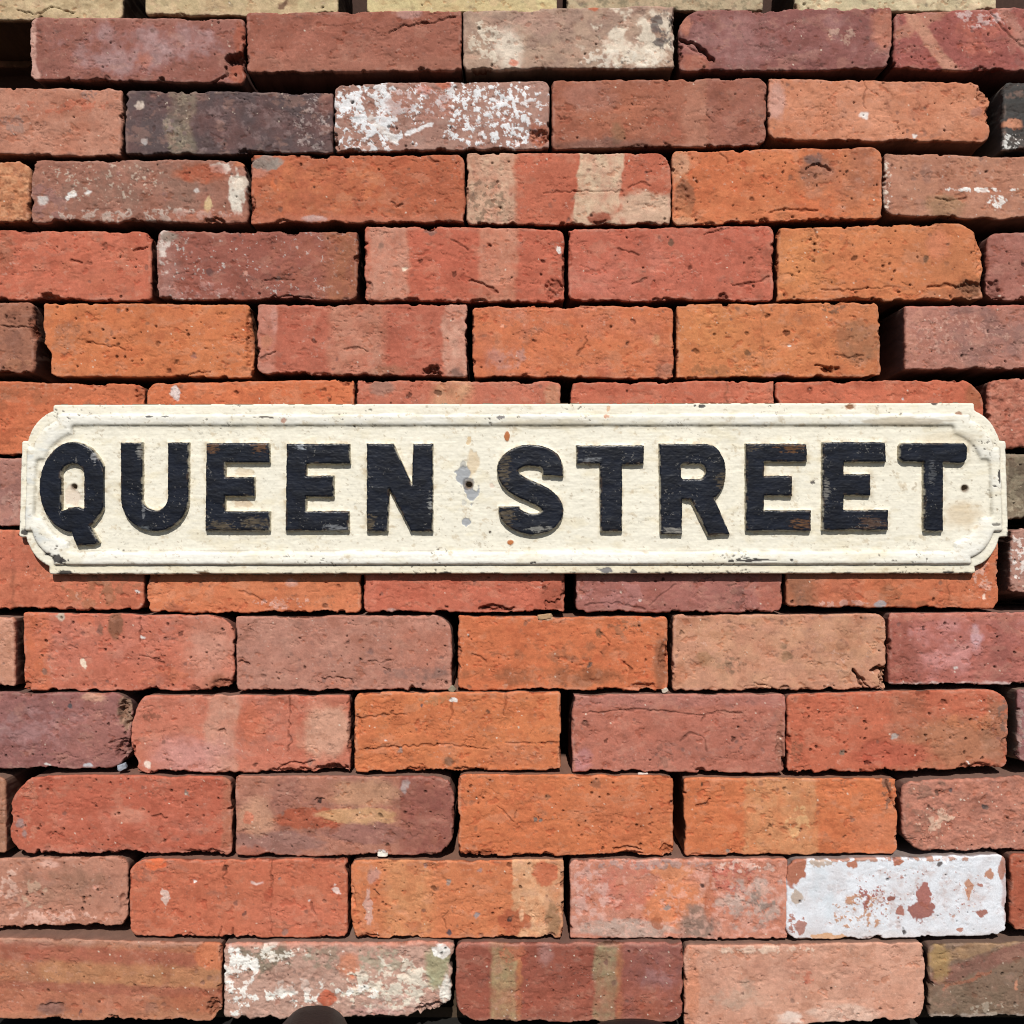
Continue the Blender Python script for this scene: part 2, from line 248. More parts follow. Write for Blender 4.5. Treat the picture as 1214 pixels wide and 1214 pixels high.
brick(5, -205, 41, 357, 359, 441, 443, (5, 6, 6, 5), (168, 104, 82), 'brown buff brick at the left edge scored across its middle, fifth course',
      [L([(0, 386), (15, 388), (38, 388)], 1, 2.2), R(20, 375, 14, 10, (142, 86, 68), .7, 20, .7, .4), R(18, 412, 14, 22, (138, 88, 72), .7, 20, .7, .4), R(20, 432, 24, 8, (196, 130, 100), .6, 10, .6)], p=4, rough=1.3)
brick(5, 51, 300, 359, 361, 447, 448, (10, 7, 8, 8), (204, 108, 64), 'orange brick with a bluish grey smudge at its left, fifth course',
      [R(82, 400, 24, 22, (130, 96, 84), .6, 10, .65, .4), R(180, 380, 110, 26, (190, 104, 70), .4, 20, .6, .4), L([(104, 406), (118, 408), (135, 411), (148, 414)], .9, 1.6), P(106, 396, 2.2), P(187, 408, 3.4), P(230, 421, 3.2, (150, 96, 90)), P(200, 440, 4), P(210, 428, 2.6), P(245, 415, 1.6), C(296, 405, 5, 40, 5, .6), M((214, 122, 78), .3, 26, .5, .5), L([(222, 446), (235, 441), (248, 440)], 1, 2)], xl_fn=lambda t: np.where(t > .5, 9 * sstep(.5, .7, t), 0))
brick(5, 305, 554, 361, 360, 445, 447, (8, 4, 4, 8), (184, 94, 76), 'red brick with dusty pink bands and a black bite in its lower edge, fifth course',
      [B(300, 327, (198, 136, 118), .6, 3), B(390, 454, (192, 130, 106), .7, 7), B(526, 556, (206, 154, 130), .8, 2.5), C(515, 442, 13, 10, 12, .4), E(541, 444, 9, 6, (120, 90, 80), .8), C(350, 446, 34, 5, 6, .5), L([(408, 414), (425, 412), (437, 416)], .9, 1.6), P(371, 405, 3.4), L([(310, 425), (318, 420), (326, 418)], 1, 1.8), E(325, 380, 4, 14, (212, 150, 134), .6), E(316, 405, 6, 8, (190, 120, 90), .6), E(460, 440, 20, 8, (150, 104, 80), .5)])
brick(5, 560, 799, 363, 362, 447, 450, (5, 8, 6, 5), (206, 108, 70), 'orange brick with a pale lilac stain low on its left, fifth course',
      [R(600, 425, 30, 16, (184, 138, 126), .6, 14, .7, .3), E(570, 428, 8, 8, (180, 90, 60), .7), E(777, 402, 5, 7, (214, 150, 108), .8), E(787, 438, 11, 9, (140, 88, 64), .8), P(752, 382, 3), P(743, 409, 3), P(591, 428, 2), P(595, 387, 2.4, (236, 160, 130)), P(634, 403, 2), L([(683, 420), (692, 412), (696, 400)], 1, 1.6), C(622, 447, 8, 5, 5, .7), E(715, 441, 7, 7, (184, 84, 54), .6), C(660, 364, 60, 3, 3, .9), M((196, 112, 92), .3, 24, .5, .5)])
brick(5, 802, 1044, 361, 358, 449, 447, (8, 7, 6, 7), (206, 116, 72), 'ochre brick with a grey brown square patch at its right end, fifth course',
      [E(1016, 405, 27, 26, (146, 104, 78), .85, .2, .25), B(903, 905, (150, 90, 60), .6, 1), B(988, 1048, (190, 106, 70), .5, 2), R(860, 440, 50, 12, (160, 100, 66), .5, 10, .6), P(886, 417, 4, (120, 78, 54)), P(825, 416, 4.5), P(911, 376, 4), P(933, 394, 3.4), P(934, 410, 2.2, WHT), P(886, 396, 3.2), R(992, 366, 16, 6, (120, 88, 70), .6, 8, .7), C(984, 438, 12, 4, 7, .5), L([(966, 433), (976, 434), (988, 441)], 1.2, 3), L([(990, 420), (1006, 424), (1024, 421)], 1, 1.6), C(990, 359, 10, 3, 4, .6), E(850, 395, 30, 28, (214, 130, 76), .5, .8), E(920, 445, 12, 5, (204, 128, 110), .7)])
brick(5, 1073, 1320, 362, 361, 438, 440, (4, 4, 4, 4), (178, 116, 100), 'mauve pink brick mottled grey with a deep dark gap on its left, fifth course',
      [R(1170, 395, 60, 40, (140, 104, 96), .6, 18, .65, .4), L([(1121, 380), (1123, 400), (1120, 420)], 1.4, 1.2, .8), R(1085, 395, 18, 36, (196, 134, 112), .5, 12, .5), P(1154, 414, 2), H(358, 364, (196, 96, 84), .6, 2), R(1135, 400, 80, 36, (206, 156, 136), .15, 4, .6, .1)], p=9)

brick(6, -80, 170, 449, 456, 540, 540, (5, 9, 8, 5), (202, 102, 66), 'orange brick at the left edge touching the top left corner of the sign', [R(20, 470, 60, 18, (150, 88, 62), .4, 16, .6, .4), P(112, 462, 2.4), P(82, 460, 2, WHT), C(166, 470, 6, 14, 5, .6), E(60, 462, 90, 10, (176, 96, 66), .4)])
brick(6, 174, 420, 454, 450, 540, 540, (10, 6, 5, 5), (208, 106, 66), 'orange brick above the sign carrying one round white spot', [E(209, 467, 6, 8, (226, 206, 200), .95, .15), P(392, 474, 2.5), P(385, 461, 3), P(280, 466, 3)])
brick(6, 423, 664, 451, 452, 540, 540, (5, 4, 5, 5), (190, 102, 82), 'dull red brick above the sign with a buff smear in its middle', [B(513, 558, (212, 160, 120), .7, 8), E(452, 460, 14, 10, (150, 110, 94), .8, .3), P(519, 465, 3.5), P(485, 470, 4), P(640, 458, 2.4, (160, 100, 84)), E(655, 470, 9, 16, (204, 150, 116), .5)])
brick(6, 677, 918, 453, 451, 540, 540, (9, 4, 5, 5), (194, 98, 76), 'plain red brick directly above the sign between the S and the E', [E(720, 458, 40, 8, (180, 84, 64), .4), B(860, 862, (120, 70, 50), .5, .8), B(880, 915, (212, 116, 90), .4, 6)])
brick(6, 920, 1167, 453, 449, 540, 540, (4, 34, 8, 5), (194, 96, 72), 'red brick above the sign tucked behind its top right corner', [E(1155, 470, 12, 16, (160, 96, 64), .6), P(960, 464, 3), E(1000, 468, 60, 10, (206, 104, 78), .4), P(1071, 474, 2, (210, 200, 196))])
brick(6, 1171, 1410, 449, 448, 532, 532, (12, 4, 4, 16), (182, 102, 84), 'rough rounded salmon brick to the right of the upper right corner of the sign', [M((204, 134, 112), .35, 8, .6), M((140, 74, 60), .2, 7, .6)], rough=2.4, chips=1.5)

brick(7, -130, 118, 543, 543, 624, 624, (5, 4, 4, 5), (176, 118, 104), 'dusty pink brick left of the letter Q, half hidden by the sign', [R(12, 580, 20, 40, (148, 104, 96), .5, 16, .6), R(12, 600, 14, 20, (196, 150, 134), .4, 8, .5)])
for hx in (122, 372, 622):
    brick(7, hx, hx + 247, 543, 543, 624, 624, (5, 5, 5, 5), RED, 'red brick of the course wholly covered by the sign', hidden=True)
brick(7, 872, 1150, 543, 543, 624, 624, (5, 5, 5, 5), RED, 'red brick of the course wholly covered by the sign', hidden=True)
brick(7, 1160, 1400, 538, 538, 616, 617, (4, 4, 6, 4), (138, 122, 100), 'olive grey brick right of the sign at the right edge', [R(1205, 575, 20, 36, (108, 92, 76), .5, 12, .7), R(1205, 600, 14, 14, (176, 160, 134), .4, 6, .6)], rough=1.6)

brick(8, -80, 170, 628, 628, 722, 724, (5, 5, 8, 5), (200, 106, 80), 'salmon brick under the lower left corner of the sign', [B(14, 18, (140, 80, 60), .5, 1.5), R(110, 700, 40, 26, (160, 100, 72), .4, 14, .6), P(164, 703, 3, (230, 220, 214)), P(163, 704, 1.6), E(15, 655, 30, 24, (190, 96, 76), .6), R(140, 690, 30, 20, (150, 98, 74), .5, 9, .5)])
brick(8, 174, 428, 628, 628, 729, 727, (5, 5, 8, 9), (208, 112, 74), 'bright orange brick under the sign below the first two E letters', [R(340, 715, 40, 10, (226, 186, 170), .3, 6, .7, .1), P(384, 719, 3.2), P(402, 694, 3), E(346, 690, 6, 5, (226, 190, 176), .6), L([(285, 700), (300, 706), (316, 716)], 1.2, 1.4), R(210, 716, 20, 10, (170, 96, 76), .5, 8, .6), M((214, 122, 86), .3, 26, .5, .5), C(340, 728, 50, 3, 4, .8)])
brick(8, 431, 670, 628, 628, 726, 726, (5, 3, 3, 5), (194, 96, 76), 'red brick under the middle of the sign with a chipped right end', [B(434, 446, (204, 112, 92), .5, 3), L([(568, 721), (585, 718), (600, 720), (606, 723)], 1.6, 3.4, .35), C(588, 722, 20, 4, 6, .5), E(655, 708, 14, 18, (160, 78, 60), .7), L([(646, 722), (648, 712), (658, 716), (668, 705)], 1.1, 3, .4), E(466, 724, 6, 4, (200, 170, 160), .8), P(645, 697, 3)])
brick(8, 683, 928, 628, 628, 726, 727, (5, 3, 12, 5), (170, 102, 92), 'lilac plum brick under the sign below the letter T', [R(720, 705, 50, 20, (186, 124, 116), .5, 16, .6), L([(694, 718), (710, 715), (740, 716), (765, 722)], 1, 1.4), L([(770, 718), (785, 705), (802, 693)], .8, 1.2), R(870, 705, 16, 18, (124, 84, 74), .5, 8, .6), P(760, 710, 2.4, (230, 210, 200)), B(900, 930, (188, 100, 80), .6, 6)])
brick(8, 932, 1184, 628, 628, 720, 722, (5, 5, 8, 5), (200, 106, 72), 'orange brick under the lower right corner of the sign with ring shaped stains', [B(926, 968, (136, 96, 76), .7, 10), B(966, 1020, (180, 100, 80), .5, 8), E(1055, 705, 13, 12, (168, 96, 66), .7, .15, .2), E(1072, 716, 11, 6, (164, 92, 64), .7, .15, .2), E(1092, 716, 6, 4, (166, 96, 66), .7, .15, .2), R(1000, 716, 40, 6, (214, 170, 152), .5, 8, .6), E(1045, 716, 7, 4, (160, 160, 164), .9, .2), B(1122, 1124, (120, 66, 44), .5, 1), R(1165, 690, 12, 30, (224, 180, 160), .35, 6, .6), P(1168, 708, 3, (230, 200, 180))])
brick(8, 1198, 1440, 626, 626, 704, 705, (5, 4, 4, 5), (178, 128, 112), 'brick freckled with white at the right edge below the olive one', [R(1206, 660, 12, 30, (236, 224, 216), .4, 4, .85, .08)], p=10)

brick(9, -235, 17, 731, 731, 813, 815, (4, 4, 4, 4), (196, 132, 106), 'buff salmon brick end at the left edge just below the sign', [M((210, 150, 124), .4, 12, .5)], p=20)
brick(9, 28, 278, 726, 730, 819, 820, (4, 26, 20, 9), (196, 104, 84), 'pinkish salmon brick with a white pebble spot and a dark drip from its top edge',
      [B(22, 58, (206, 104, 66), .7, 6), R(120, 760, 80, 34, (206, 124, 108), .5, 30, .5, .5), E(250, 770, 26, 36, (204, 150, 128), .6, .7), E(100, 787, 3.5, 5, (236, 216, 190), .95, .15), E(137, 740, 8, 18, (128, 84, 62), .8, .2, .2), E(72, 731, 5, 6, (190, 180, 160), .8, .2), P(73, 733, 2.2), E(118, 745, 3, 8, (120, 88, 72), .7), L([(167, 732), (166, 745), (166, 762)], .9, 2), L([(165, 777), (178, 780), (195, 786)], .9, 1.6), L([(82, 765), (92, 769)], .8, 1.4), E(170, 754, 4, 1.5, WHT, .9), P(213, 753, 2.4), C(265, 812, 18, 9, 5, .8), E(262, 810, 18, 11, (150, 82, 60), .7), P(53, 796, 4, (140, 100, 84)), E(102, 735, 10, 8, (206, 100, 74), .6), C(33, 812, 6, 6, 4, .6), R(190, 800, 40, 12, (206, 110, 80), .5, 14, .5)])
brick(9, 280, 536, 731, 729, 820, 821, (6, 24, 8, 6), (178, 116, 98), 'dusty mauve pink brick with a grey smudge along its lower right',
      [E(500, 765, 35, 26, (184, 104, 84), .55, .7), R(490, 798, 40, 8, (126, 98, 88), .7, 14, .7, .4), L([(382, 805), (395, 803), (416, 805), (417, 810)], 1, 2), R(405, 810, 14, 7, (206, 120, 96), .6, 8, .7), P(411, 762, 2.6), P(440, 772, 5, (150, 108, 98)), P(392, 777, 4.5, (150, 108, 98)), L([(438, 783), (452, 785), (464, 782)], .9, 1.5), L([(454, 792), (462, 796)], 1, 2), P(312, 800, 3.4), L([(283, 786), (290, 784), (296, 788)], 1.2, 2.6), C(489, 818, 5, 5, 6, .4), M((192, 136, 116), .35, 26, .5, .5)])
brick(9, 543, 792, 730, 731, 819, 819, (6, 7, 5, 9), (206, 106, 66), 'bright orange brick with a sooty smudge along its lower half, below the sign',
      [R(650, 802, 115, 12, (140, 84, 60), .65, 20, .7, .4), R(655, 773, 90, 12, (150, 92, 68), .35, 12, .6, .3), P(711, 750, 5, (130, 86, 62)), L([(712, 750), (718, 755), (723, 761)], .9, 1.4), P(700, 789, 3.2, (120, 96, 84)), L([(741, 787), (748, 795)], 1.8, 2, .5), P(555, 752, 2, WHT), P(598, 814, 3.6, (200, 130, 100)), L([(560, 776), (570, 778), (576, 786)], 1, 1.6), E(783, 785, 8, 30, (140, 88, 66), .7), C(787, 778, 7, 22, 4, .7), C(760, 815, 18, 6, 5, .6), R(745, 745, 30, 12, (150, 98, 74), .4, 8, .6), C(645, 732, 7, 3, 2, 1), E(646, 731, 8, 4, (176, 140, 110), .9, .2)])
brick(9, 797, 1050, 729, 728, 820, 818, (5, 7, 3, 5), (198, 134, 106), 'buff brick with a splintered lower right corner, below the sign',
      [R(865, 788, 20, 12, (120, 96, 74), .5, 6, .7, .2), E(1000, 762, 44, 20, (176, 112, 84), .7, .7), R(980, 765, 30, 10, (150, 100, 80), .5, 14, .6), H(726, 738, (178, 112, 86), .5, 4), E(932, 778, 7, 6, (126, 96, 70), .8, .2), P(930, 766, 5, (130, 98, 74)), P(809, 750, 3.4), E(836, 780, 10, 8, (160, 116, 80), .6), E(806, 800, 8, 14, (184, 106, 76), .6), C(1041, 793, 11, 4, 14, .35), C(1047, 806, 5, 14, 14, .3), L([(1012, 795), (1018, 806), (1026, 818)], 1.4, 6, .3), L([(1012, 795), (1024, 808), (1032, 817)], 1.2, 6, .3), L([(895, 811), (908, 812), (916, 818)], 1, 2), C(900, 819, 26, 3, 4, .7), M((206, 152, 116), .4, 20, .5, .4)])
brick(9, 1054, 1300, 727, 725, 812, 812, (4, 4, 4, 3), (178, 100, 90), 'pink plum brick with milky bloom and a white lower edge, right edge below the sign',
      [B(1050, 1078, (150, 78, 66), .7, 3), ('D', 1072, 730, 1088, 812, 7, (150, 80, 70), .6), R(1125, 765, 44, 34, (212, 150, 144), .55, 22, .6, .5), E(1158, 755, 6, 14, (204, 170, 176), .6), B(1176, 1200, (146, 80, 74), .6, 8), H(809, 818, (226, 200, 190), .8, 1.5), H(720, 735, (200, 120, 100), .6, 4), E(1133, 790, 3, 2, WHT, .8)], p=15)

brick(10, -100, 155, 820, 822, 913, 911, (5, 22, 26, 5), (154, 98, 92), 'dusty plum brick at the left edge with a crumbling right end',
      [R(50, 865, 60, 32, (178, 134, 132), .55, 14, .55, .3), E(110, 870, 40, 34, (176, 110, 98), .6, .7), E(110, 826, 14, 5, (212, 160, 130), .7), P(84, 837, 3.6, (80, 80, 84)), E(103, 909, 5, 3, (190, 190, 196), .9, .2), E(145, 909, 5, 4, (180, 184, 190), .9, .2), E(55, 907, 4, 2, WHT, .8), C(150, 845, 10, 26, 9, .9), E(149, 842, 8, 24, (150, 124, 96), .7, .2), L([(130, 880), (140, 876), (150, 876)], 1, 2), C(148, 890, 10, 16, 7, .6)], rough=1.3)
brick(10, 159, 415, 824, 824, 917, 916, (16, 4, 4, 12), (198, 110, 90), 'salmon brick with pale mauve stain and a broken lower right edge, left of photo centre',
      [B(244, 282, (200, 146, 122), .7, 4), E(385, 868, 28, 34, (210, 158, 130), .8, .25, .5), E(225, 895, 40, 20, (206, 146, 136), .7, .6), R(180, 848, 12, 10, (130, 80, 64), .6, 6, .6), L([(342, 826), (344, 845), (342, 870), (346, 880), (340, 892)], .9, 2), B(355, 363, (196, 96, 78), .5, 3), E(300, 858, 16, 24, (200, 100, 72), .6), E(173, 907, 4, 5, (236, 214, 196), .9, .2), C(395, 914, 22, 9, 12, .4), L([(330, 912), (345, 904), (360, 906), (372, 902)], 1.1, 2.6), L([(259, 869), (264, 866), (269, 870)], 1.1, 2.2), P(304, 906, 3), E(367, 903, 3, 4, (120, 90, 80), .7), C(340, 916, 40, 6, 6, .7)], xl_fn=lambda t: np.where(t < 1, 4 * np.cos(t * 6), 0))
brick(10, 420, 665, 821, 820, 916, 914, (9, 4, 8, 5), (208, 112, 68), 'bright orange brick with wavy horizontal creases at the centre bottom of the photo',
      [L([(424, 852), (445, 849), (460, 847), (482, 847)], .9, 1.6), L([(432, 888), (460, 886), (500, 884), (530, 882), (560, 886), (580, 889)], .9, 1.8), L([(600, 882), (620, 880), (640, 881), (660, 880)], .9, 1.5), L([(600, 823), (600, 835), (597, 848)], 1, 2), L([(535, 828), (536, 845), (532, 858)], .9, 1.8), P(499, 836, 2.6, (90, 80, 84)), P(577, 845, 3.4, (84, 60, 48)), E(537, 831, 4, 3, WHT, .95, .15), P(473, 890, 3.4, (150, 140, 130)), P(466, 842, 2.2), P(459, 879, 2, WHT), P(519, 883, 2.4), R(520, 830, 24, 8, (176, 120, 84), .5, 7, .6), E(533, 903, 7, 5, (110, 80, 60), .8), C(560, 914, 30, 4, 5, .6), E(615, 895, 40, 14, (206, 118, 84), .5), C(424, 862, 4, 16, 3, 1), M((198, 100, 62), .3, 30, .4, .5)])
brick(10, 678, 931, 824, 822, 917, 917, (7, 7, 6, 6), (180, 104, 88), 'dull brick red block with fine wandering cracks, right of the centre bottom',
      [R(730, 870, 60, 36, (196, 108, 88), .5, 26, .5, .5), H(822, 838, (176, 116, 106), .5, 4), L([(692, 845), (715, 844), (740, 841), (765, 842), (800, 844), (830, 848), (855, 843), (880, 846)], .9, 1.6), L([(805, 880), (818, 868), (835, 874), (838, 890)], .9, 1.2), P(695, 859, 4.5), L([(831, 856), (836, 850)], 1.4, 2.2), P(718, 879, 2.2), R(788, 895, 12, 16, (140, 90, 76), .5, 6, .6), E(692, 902, 10, 14, (190, 130, 130), .6), C(830, 915, 10, 5, 6, .6), C(720, 916, 40, 3, 5, .6), P(869, 876, 2.4), C(925, 885, 6, 20, 4, .8), E(926, 880, 6, 30, (150, 98, 80), .6)])
brick(10, 933, 1196, 823, 816, 917, 912, (9, 24, 14, 9), (192, 96, 72), 'red brown brick with a small silvery mark in its middle, lower right',
      [B(926, 1054, (196, 98, 72), .4, 3), B(1056, 1098, (166, 98, 74), .6, 8), E(1130, 880, 50, 32, (176, 116, 86), .75, .4), E(1060, 895, 44, 16, (186, 84, 66), .7, .3), E(1180, 870, 16, 36, (150, 110, 84), .5), P(1060, 873, 4.5, (178, 172, 166)), P(958, 840, 2.4), P(1088, 893, 2.2), P(998, 892, 3.6, (130, 110, 92)), P(1029, 905, 3.4), R(945, 890, 8, 20, (140, 84, 64), .6, 5, .6), R(1190, 850, 8, 20, (120, 98, 84), .6, 6, .7), L([(1115, 830), (1124, 834)], 1.2, 2), C(1160, 912, 26, 8, 5, .7), E(1085, 917, 18, 3, (176, 172, 168), .9, .2), P(1148, 905, 2, WHT), C(1195, 885, 8, 14, 4, .7), R(1150, 855, 34, 14, (200, 116, 78), .5, 14, .5)])
brick(10, 1207, 1450, 817, 817, 904, 905, (5, 4, 4, 8), (156, 102, 100), 'plum brick barely in view at the right edge, fourth course from the bottom', [R(1210, 860, 8, 40, (184, 160, 150), .4, 6, .6)], p=22, spl=(130, 112, 96))

brick(11, -245, 7, 918, 920, 1012, 1011, (4, 8, 5, 4), (178, 122, 96), 'buff brown brick end at the left edge, third course from the bottom', [M((150, 100, 76), .35, 10, .6)], p=26)
brick(11, 12, 275, 918, 921, 1012, 1014, (44, 10, 5, 22), (188, 92, 72), 'brick red brick with a ragged rounded left end, third course from the bottom',
      [R(150, 975, 110, 16, (206, 118, 100), .35, 24, .6, .5), E(155, 968, 20, 8, (206, 134, 112), .6), R(35, 960, 14, 40, (196, 120, 98), .5, 8, .6), E(24, 975, 5, 5, (150, 134, 130), .7), E(28, 990, 4, 5, (150, 134, 130), .7), P(222, 942, 4, (140, 120, 108)), B(262, 277, (170, 110, 86), .6, 3), L([(180, 969), (190, 967), (198, 970)], .9, 1.8), P(170, 962, 2.4), P(223, 967, 2.6), C(240, 1012, 26, 5, 5, .7), C(140, 1013, 60, 3, 4, .7), H(1006, 1018, (196, 128, 112), .4, 4)])
brick(11, 279, 538, 920, 920, 1015, 1015, (6, 22, 30, 6), (176, 112, 92), 'patchwork brick of buff, plum and rust stains, third course from the bottom',
      [R(400, 950, 150, 50, (150, 94, 82), .45, 18, .6, .25), E(370, 970, 46, 12, (176, 84, 60), .9, .12, .4), E(330, 1000, 60, 14, (150, 108, 98), .75, .2, .5), E(425, 968, 46, 10, (206, 152, 108), .9, .12, .4), E(305, 968, 20, 22, (202, 150, 118), .6), B(476, 545, (146, 80, 72), .85, 2.5), E(435, 988, 50, 12, (150, 100, 90), .7, .2), E(430, 940, 40, 16, (196, 146, 110), .6), P(380, 949, 3.4, (40, 30, 30)), L([(374, 948), (380, 945), (386, 948)], 1, 2.4), P(450, 967, 3.4), E(296, 970, 7, 7, (206, 114, 90), .9, .15), E(453, 1011, 6, 4, (226, 222, 216), .9, .2), C(453, 1014, 9, 3, 3, 1), E(480, 932, 4, 7, (180, 160, 156), .8), E(296, 1010, 20, 6, (178, 92, 74), .6), P(459, 1001, 2.4)])
brick(11, 543, 799, 918, 920, 1016, 1015, (7, 6, 9, 5), (206, 108, 66), 'clean orange brick with a small grey fleck at its middle, third course from the bottom',
      [P(634, 972, 3.2, (120, 112, 104)), P(640, 973, 2.6, (120, 112, 104)), R(625, 945, 34, 20, (190, 92, 56), .3, 6, .6), L([(588, 955), (600, 965), (608, 975)], .8, 1.5), L([(610, 970), (612, 960)], .8, 1.5), P(648, 944, 4, (150, 96, 70)), P(691, 990, 1.8), P(773, 978, 2.6), L([(728, 1008), (745, 1004), (760, 1008)], 1.1, 3, .4), C(745, 1012, 22, 4, 6, .6), C(630, 1014, 26, 3, 5, .6), P(705, 930, 6, (150, 90, 66)), E(740, 960, 50, 30, (196, 104, 72), .5, .7), P(583, 1001, 3.4, (180, 90, 60)), C(790, 1008, 9, 8, 5, .7)])
brick(11, 811, 1064, 922, 923, 1016, 1017, (5, 4, 5, 10), (206, 108, 66), 'orange brick with a wide buff band through it, third course from the bottom',
      [B(881, 966, (206, 138, 96), .8, 3), R(945, 975, 16, 30, (220, 172, 120), .4, 10, .6), P(832, 931, 3, (100, 66, 50)), P(913, 979, 2.6), P(1009, 972, 3.4, (110, 88, 76)), L([(826, 956), (838, 954), (842, 948)], 1.3, 2.2), P(863, 1009, 3.4, (150, 132, 120)), P(1001, 991, 2), R(1051, 940, 6, 24, (110, 86, 74), .6, 6, .7), L([(1050, 926), (1054, 940), (1062, 958)], 1.2, 3), E(1040, 985, 30, 22, (206, 120, 88), .6, .6), P(950, 985, 2.2), C(960, 1015, 22, 3, 4, .7), P(932, 934, 2)])
brick(11, 1070, 1330, 925, 916, 1010, 1008, (14, 4, 4, 34), (178, 112, 94), 'coarse speckled salmon brick with a rounded lower left corner at the right edge',
      [R(1100, 960, 30, 50, (140, 104, 86), .45, 9, .6), M((204, 128, 106), .35, 8, .6), R(1110, 975, 24, 20, (224, 186, 158), .35, 6, .7), P(1125, 936, 3.4, (84, 78, 80)), P(1168, 957, 4, (80, 74, 72)), P(1110, 941, 3, (90, 70, 60)), P(1103, 957, 2.4)], rough=2.0, specks=70)

brick(12, -100, 151, 1018, 1016, 1103, 1097, (5, 10, 8, 5), (184, 122, 100), 'blotchy pinkish buff brick at the left edge, second course from the bottom',
      [R(80, 1050, 80, 26, (146, 106, 84), .4, 22, .6, .4), R(60, 1088, 70, 10, (226, 178, 158), .45, 8, .7), R(10, 1050, 20, 24, (222, 180, 160), .4, 8, .7), E(58, 1025, 10, 4, (222, 170, 150), .8), E(112, 1052, 4, 3, (222, 158, 136), .8), R(40, 1060, 20, 20, (200, 168, 140), .4, 9, .6), C(146, 1070, 6, 14, 4, .8)], p=19)
brick(12, 153, 412, 1019, 1018, 1115, 1114, (20, 4, 5, 12), (196, 100, 74), 'orange red brick with a bright orange square near its top left, second course from bottom',
      [E(186, 1025, 13, 7, (226, 104, 60), .95, .08, .15), L([(322, 1020), (322, 1050), (321, 1080), (323, 1110)], .7, 1.4), P(266, 1029, 4), L([(266, 1022), (268, 1035), (264, 1044)], .9, 1.6), E(195, 1062, 5, 8, (216, 190, 176), .8, .1, .9), E(399, 1054, 6, 5, (226, 200, 190), .85, .1, .9), P(230, 1046, 2, WHT), E(304, 1047, 7, 1.6, (220, 190, 180), .8), E(318, 1062, 5, 9, (184, 84, 60), .8, .15), L([(369, 1072), (371, 1079), (373, 1083)], 1.3, 2, .3), P(289, 1085, 3.4, (96, 60, 54)), P(338, 1105, 4, (140, 112, 100)), R(335, 1096, 20, 5, (140, 90, 70), .5, 6, .6), P(367, 1068, 1.6, WHT), P(383, 1067, 2), R(170, 1036, 16, 12, (150, 92, 76), .5, 7, .6), E(345, 1085, 50, 20, (206, 112, 92), .4, .7), L([(260, 1112), (262, 1100)], 1, 2.4), L([(277, 1112), (275, 1102)], .9, 2), P(332, 1043, 2.2, (130, 110, 104))])
brick(12, 416, 668, 1020, 1020, 1114, 1115, (6, 4, 4, 12), (206, 114, 74), 'orange brick with a cream and tan right end, second course from the bottom',
      [B(458, 512, (208, 138, 94), .7, 10), B(606, 650, (220, 164, 122), .95, 1.5), B(646, 672, (206, 150, 112), .8, 2), E(647, 1035, 14, 14, (196, 96, 66), .9, .12, .3), E(610, 1092, 18, 16, (178, 86, 56), .9, .15, .4), P(603, 1089, 3.4, (60, 50, 48)), E(617, 1085, 3, 6, (226, 170, 130), .9), E(656, 1090, 8, 20, (150, 112, 80), .8, .2), P(654, 1108, 4), E(442, 1038, 7, 9, (190, 140, 128), .7), P(516, 1055, 3.6), P(530, 1046, 3, (160, 140, 128)), P(565, 1085, 3.4, (150, 140, 140)), P(570, 1032, 4, (170, 130, 120)), P(505, 1028, 3.4, (170, 140, 130)), P(534, 1106, 3.4, (70, 70, 80)), L([(533, 1080), (523, 1088), (531, 1101)], .6, 1.2), L([(443, 1054), (449, 1061)], 1, 2), E(437, 1075, 4, 18, (216, 180, 168), .6, .1, .9), E(490, 1098, 9, 6, (190, 100, 66), .6), P(605, 1026, 3), C(586, 1113, 24, 3, 4, .7), C(418, 1062, 4, 16, 4, 1), E(491, 1028, 10, 8, (196, 110, 74), .6)])
brick(12, 676, 934, 1019, 1018, 1115, 1116, (6, 4, 5, 6), (202, 126, 104), 'brick mottled coral, grey and milky white, left of the white painted brick',
      [R(740, 1050, 70, 30, (206, 108, 94), .5, 18, .6, .3), E(800, 1075, 34, 28, (222, 126, 84), .85, .3, .5), R(700, 1060, 30, 40, (216, 170, 156), .5, 8, .7, .15), E(745, 1102, 60, 12, (186, 162, 148), .85, .2, .6), E(828, 1095, 22, 20, (132, 118, 106), .8, .25, .5), E(800, 1035, 22, 12, (216, 130, 90), .8, .2, .7), E(842, 1065, 6, 26, (184, 92, 64), .8), R(870, 1040, 30, 22, (192, 94, 84), .55, 8, .7), R(890, 1070, 44, 34, (184, 164, 152), .6, 12, .75, .2), R(905, 1065, 16, 16, (130, 116, 106), .5, 7, .7), E(779, 1094, 7, 7, (170, 90, 60), .8, .2), P(832, 1051, 2.4, (70, 50, 46)), R(880, 1028, 40, 8, (226, 196, 180), .5, 7, .7), R(770, 1025, 90, 7, (176, 148, 140), .5, 8, .7), P(791, 1075, 4, (150, 136, 128)), M((226, 170, 150), .2, 7, .5, .15)])
